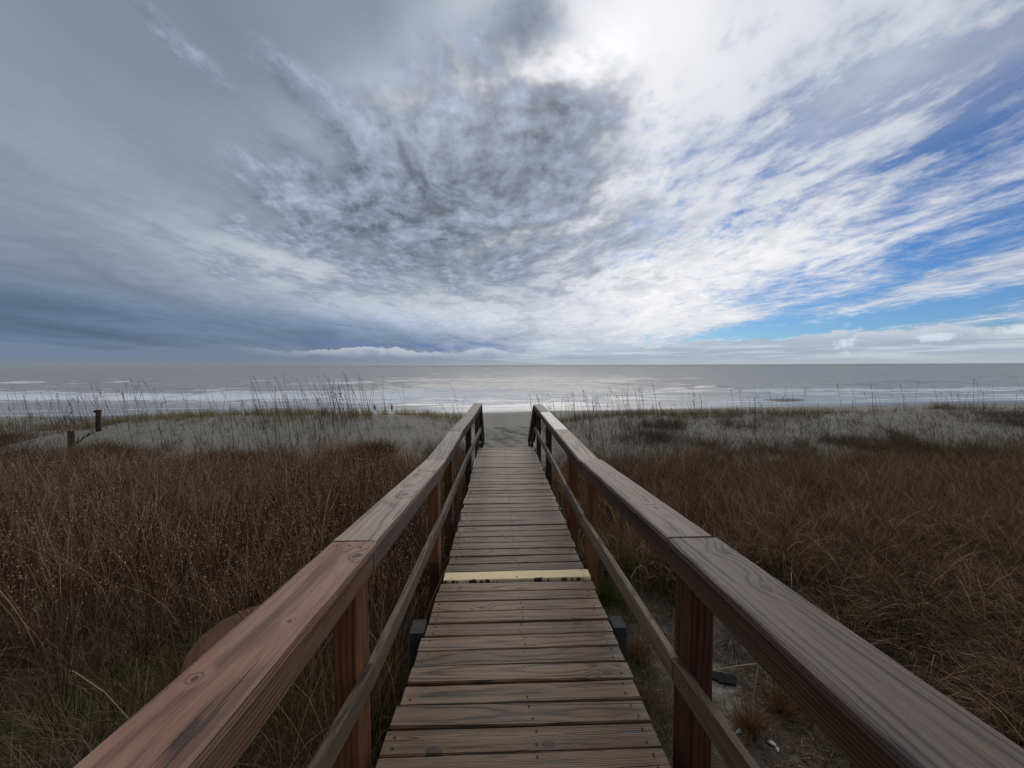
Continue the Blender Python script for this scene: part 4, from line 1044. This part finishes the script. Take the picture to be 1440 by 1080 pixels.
# ------------------------------------------------------------------ fence posts and buried sand fence
def at_px(px, py, Y):
    a_, b_ = sight(px, py)
    return a_ * Y, Y, CAMZ + b_ * Y
M_fp = wood('old_fence_wood', (.085, .058, .042), (.04, .027, .02), (.075, .065, .058), .4, .012, (), .85, .8)
def fence_post(px, pyt, Y, wd, label, block):
    x0, _, zt = at_px(px, pyt, Y); zb = gz(x0, Y) - .4
    root = setp(empty('fence_post', (x0, Y, gz(x0, Y))), label, 'fence post', 'old fence posts on the dune')
    q = MB(); n = 10; vs, wp = [], []
    for i in range(8):
        q_ = i / 7; z_ = zb + (zt - zb) * q_
        for j in range(n):
            a = 6.2832 * j / n; r = wd / 2 * (1 + .06 * math.sin(3 * a + i) - .05 * q_)
            vs.append((x0 + r * math.cos(a) + .02 * q_, Y + r * math.sin(a), z_ + (.02 * math.sin(2 * a) if i == 7 else 0))); wp.append((z_ + 3, r * math.cos(a), r * math.sin(a) + 3))
    fs = [(i * n + j, i * n + (j + 1) % n, i * n + n + (j + 1) % n, i * n + n + j) for i in range(7) for j in range(n)] + [tuple(range(7 * n, 8 * n))]
    q.add(vs, fs, wp, random.random())
    part(q, 'shaft', M_fp, root)
    if block:
        q = MB(); q.board((x0 - wd * .40, Y - .03, zt - wd * .22), (x0 + wd * .78, Y - .02, zt - wd * .14), wd * .8, wd * .55, side=(0, 1, 0), ch=.02)
        part(q, 'top_block', M_fp, root)
    return x0, zt
fence_post(137, 577, 15.0, .155, 'taller old fence post with a block on top, on the left dune shoulder', True)
fence_post(98.5, 605.5, 13.2, .165, 'shorter old fence post sunk in the grass, nearer the left edge', False)
sf = MB()
A, Bp = Vector((-14.0, 13.4, 0)), Vector((-14.25, 15.2, 0))
for i in range(15):
    t = i / 14 + random.uniform(-.03, .03); px = 104 + 34 * t; Y = 13.25 + 1.8 * t
    x0 = sight(px, 610)[0] * Y; zg = gz(x0, Y)
    hh = random.uniform(.0, .11) + (.08 if random.random() < .2 else 0)
    sf.board((x0, Y, zg - .25), (x0 + random.uniform(-.02, .02), Y, zg + hh), .034, .01, side=(1, 0, 0), ch=.002)
_k = [((sight(104 + 34 * t, 610)[0] * (13.25 + 1.8 * t)), 13.25 + 1.8 * t) for t in [i / 20 for i in range(21)]]
for (xa, ya), (xb, yb_) in zip(_k[:-1], _k[1:]):   # rusty wire holding the slats
    sf.board((xa, ya, gz(xa, ya) - .02), (xb, yb_, gz(xb, yb_) - .02), .012, .012, side=(0, 0, 1), ch=.002)
o = sf.build('sand_fence', M_fp, None, (-14.0, 14.2, gz(-14.0, 14.2))); setp(o, 'slat tops of a sand fence almost buried between the two old posts', 'sand fence')

# ------------------------------------------------------------------ the two walkers on the beach
def skin_mesh(name, nodes, edges, mat, sub=1, loc=(0, 0, 0)):
    me = bpy.data.meshes.new(name); me.from_pydata([n[0] for n in nodes], edges, [])
    o = bpy.data.objects.new(name, me); COL.objects.link(o)
    md = o.modifiers.new('skin', 'SKIN'); md.use_smooth_shade = True
    for i, n in enumerate(nodes):
        r = n[1]; r = r if isinstance(r, tuple) else (r, r)
        me.skin_vertices[0].data[i].radius = r; me.skin_vertices[0].data[i].use_root = (i == 0)
    sb = o.modifiers.new('sub', 'SUBSURF'); sb.levels = sub; sb.render_levels = sub
    me.materials.append(mat); return o
M_skin = mat_simple('skin', (.42, .25, .17), (.50, .31, .22), .55, 20, .02)
def person(loc, heading, bend, stride, cloth, label, topless):
    root = setp(empty('person', loc), label, 'person'); root.rotation_euler = (0, 0, heading)
    # figure faces local +Y ; z up ; pelvis is root of the skin
    b = math.radians(bend)
    hip = Vector((0, 0, .92)); up = lambda h, f=0: hip + Vector((0, math.sin(b) * h + f, math.cos(b) * h))
    N, E = [], []
    def nd(p, r, par=None):
        N.append((tuple(p), r)); i = len(N) - 1
        if par is not None: E.append((par, i))
        return i
    pel = nd(hip, (.15, .11)); wa = nd(up(.16), (.13, .095), pel); ch = nd(up(.36), (.155, .11), wa); sh = nd(up(.50), (.13, .085), ch)
    nk = nd(up(.57, .01), .052, sh); hd0 = nd(up(.63, .035), (.062, .07), nk); hd = nd(up(.71, .045), (.078, .095), hd0); ht = nd(up(.79, .04), (.06, .075), hd)
    nd(up(.69, .145), .012, hd)
    for s in (-1, 1):
        k = stride * s
        h_ = nd(hip + Vector((s * .09, 0, -.06)), .085, pel); kn = nd(Vector((s * .10, .30 * k + .06, .50)), .058, h_)
        an = nd(Vector((s * .10, .46 * k - .06 * abs(k), .10 + (.05 if k < 0 else 0))), .04, kn); he = nd(Vector((s * .10, .46 * k + .0, .045)), .038, an); nd(Vector((s * .11, .46 * k + .17, .03)), .03, he)
        so = nd(up(.47) + Vector((s * .18, 0, 0)), .055, sh); el = nd(up(.22) + Vector((s * .23, -.22 * k, 0)), .043, so); wrp = up(.02) + Vector((s * .22, -.30 * k + .12, 0)); wr = nd(wrp, .03, el)
        pm = nd(wrp + Vector((0, .03, -.06)), (.02, .036), wr)
        for f in range(4):
            fb = nd(wrp + Vector((0, .0 + .022 * f, -.11)), .010, pm); nd(wrp + Vector((-s * .012, .008 + .022 * f, -.165 + .012 * abs(f - 1.5))), .008, fb)
        tb = nd(wrp + Vector((-s * .01, .065, -.07)), .010, pm); nd(wrp + Vector((-s * .02, .085, -.11)), .008, tb)
    body = skin_mesh('body', N, E, M_skin); body.parent = root
    # hair
    hn = [(tuple(up(.745, .02)), (.086, .098)), (tuple(up(.80, .01)), (.066, .08)), (tuple(up(.68, -.035)), (.07, .06))]
    o = skin_mesh('hair', hn, [(0, 1), (0, 2)], mat_simple('dark_hair', (.012, .010, .009), (.03, .024, .02), .6)); o.parent = root
    # clothing
    tm, bmn = cloth
    tn = [(tuple(up(-.02)), (.165, .125)), (tuple(up(.16)), (.15, .115)), (tuple(up(.36)), (.17, .125)), (tuple(up(.49)), (.15, .10))]
    te = [(0, 1), (1, 2), (2, 3)]
    for s in (-1, 1):
        tn.append((tuple(up(.465) + Vector((s * .18, 0, 0))), .066)); te.append((3, len(tn) - 1))
        tn.append((tuple(up(.30) + Vector((s * .215, -.14 * stride * s, 0))), .058)); te.append((len(tn) - 2, len(tn) - 1))
        if not topless: tn.append((tuple(up(.06) + Vector((s * .222, -.28 * stride * s + .09, 0))), .042)); te.append((len(tn) - 2, len(tn) - 1))
    o = skin_mesh('shirt' if topless else 'jacket', tn, te, tm); o.parent = root
    pn = [(tuple(hip + Vector((0, 0, .04))), (.16, .12))]; pe = []
    for s in (-1, 1):
        k = stride * s
        pn.append((tuple(hip + Vector((s * .09, 0, -.06))), .10)); pe.append((0, len(pn) - 1)); pn.append((tuple(Vector((s * .10, .28 * k + .06, .54))), .078)); pe.append((len(pn) - 2, len(pn) - 1))
        if not topless: pn.append((tuple(Vector((s * .10, .46 * k - .05 * abs(k), .14))), .06)); pe.append((len(pn) - 2, len(pn) - 1))
    o = skin_mesh('shorts' if topless else 'trousers', pn, pe, bmn); o.parent = root
    return root
def on_beach(px, Y): x = sight(px, 578)[0] * Y; return (x, Y, gz(x, Y))
fab = lambda n, c: mat_simple(n, c, tuple(v * 1.4 for v in c), .85, 25, .1)
person(on_beach(527.5, 84.0), R(80), 16, .75, (fab('charcoal_cloth', (.03, .03, .035)), fab('dark_trousers', (.02, .02, .024))), 'person in dark clothes leaning forward while walking along the beach', False)
person(on_beach(551, 84.0), R(200), 3, .45, (fab('orange_cloth', (.50, .22, .085)), fab('dark_shorts', (.015, .015, .018))), 'person in an orange top and dark shorts walking on the beach', True)

def build_haze():
    bm = bmesh.new(); bmesh.ops.create_cube(bm, size=1.0)
    lo, hi = (-41000, -13000, -14.9), (41000, 31000, 2.6)
    for v in bm.verts: v.co = [lo[i] + (hi[i] - lo[i]) * (v.co[i] + .5) for i in range(3)]
    me = bpy.data.meshes.new('haze'); bm.to_mesh(me); bm.free()
    mt = bpy.data.materials.new('sea_haze'); mt.use_nodes = True; nt = mt.node_tree; nt.nodes.remove(nt.nodes['Principled BSDF'])
    vol = nt.nodes.new('ShaderNodeVolumePrincipled'); vol.inputs['Density'].default_value = HAZE; vol.inputs['Color'].default_value = (.78, .82, .88, 1)
    nt.links.new(vol.outputs[0], nt.nodes['Material Output'].inputs['Volume'])
    me.materials.append(mt); o = bpy.data.objects.new('haze', me); COL.objects.link(o)
    setp(o, 'thin sea haze', None, None, 'stuff')
HAZE = 0.00016
if HAZE: build_haze()

# ------------------------------------------------------------------ render settings
scene.render.engine = 'CYCLES'
scene.cycles.use_denoising = True
scene.cycles.max_bounces = 6; scene.cycles.diffuse_bounces = 2; scene.cycles.transmission_bounces = 3
scene.view_settings.view_transform = 'Standard'; scene.view_settings.look = 'None'; scene.view_settings.exposure = 0.15; scene.view_settings.gamma = 1
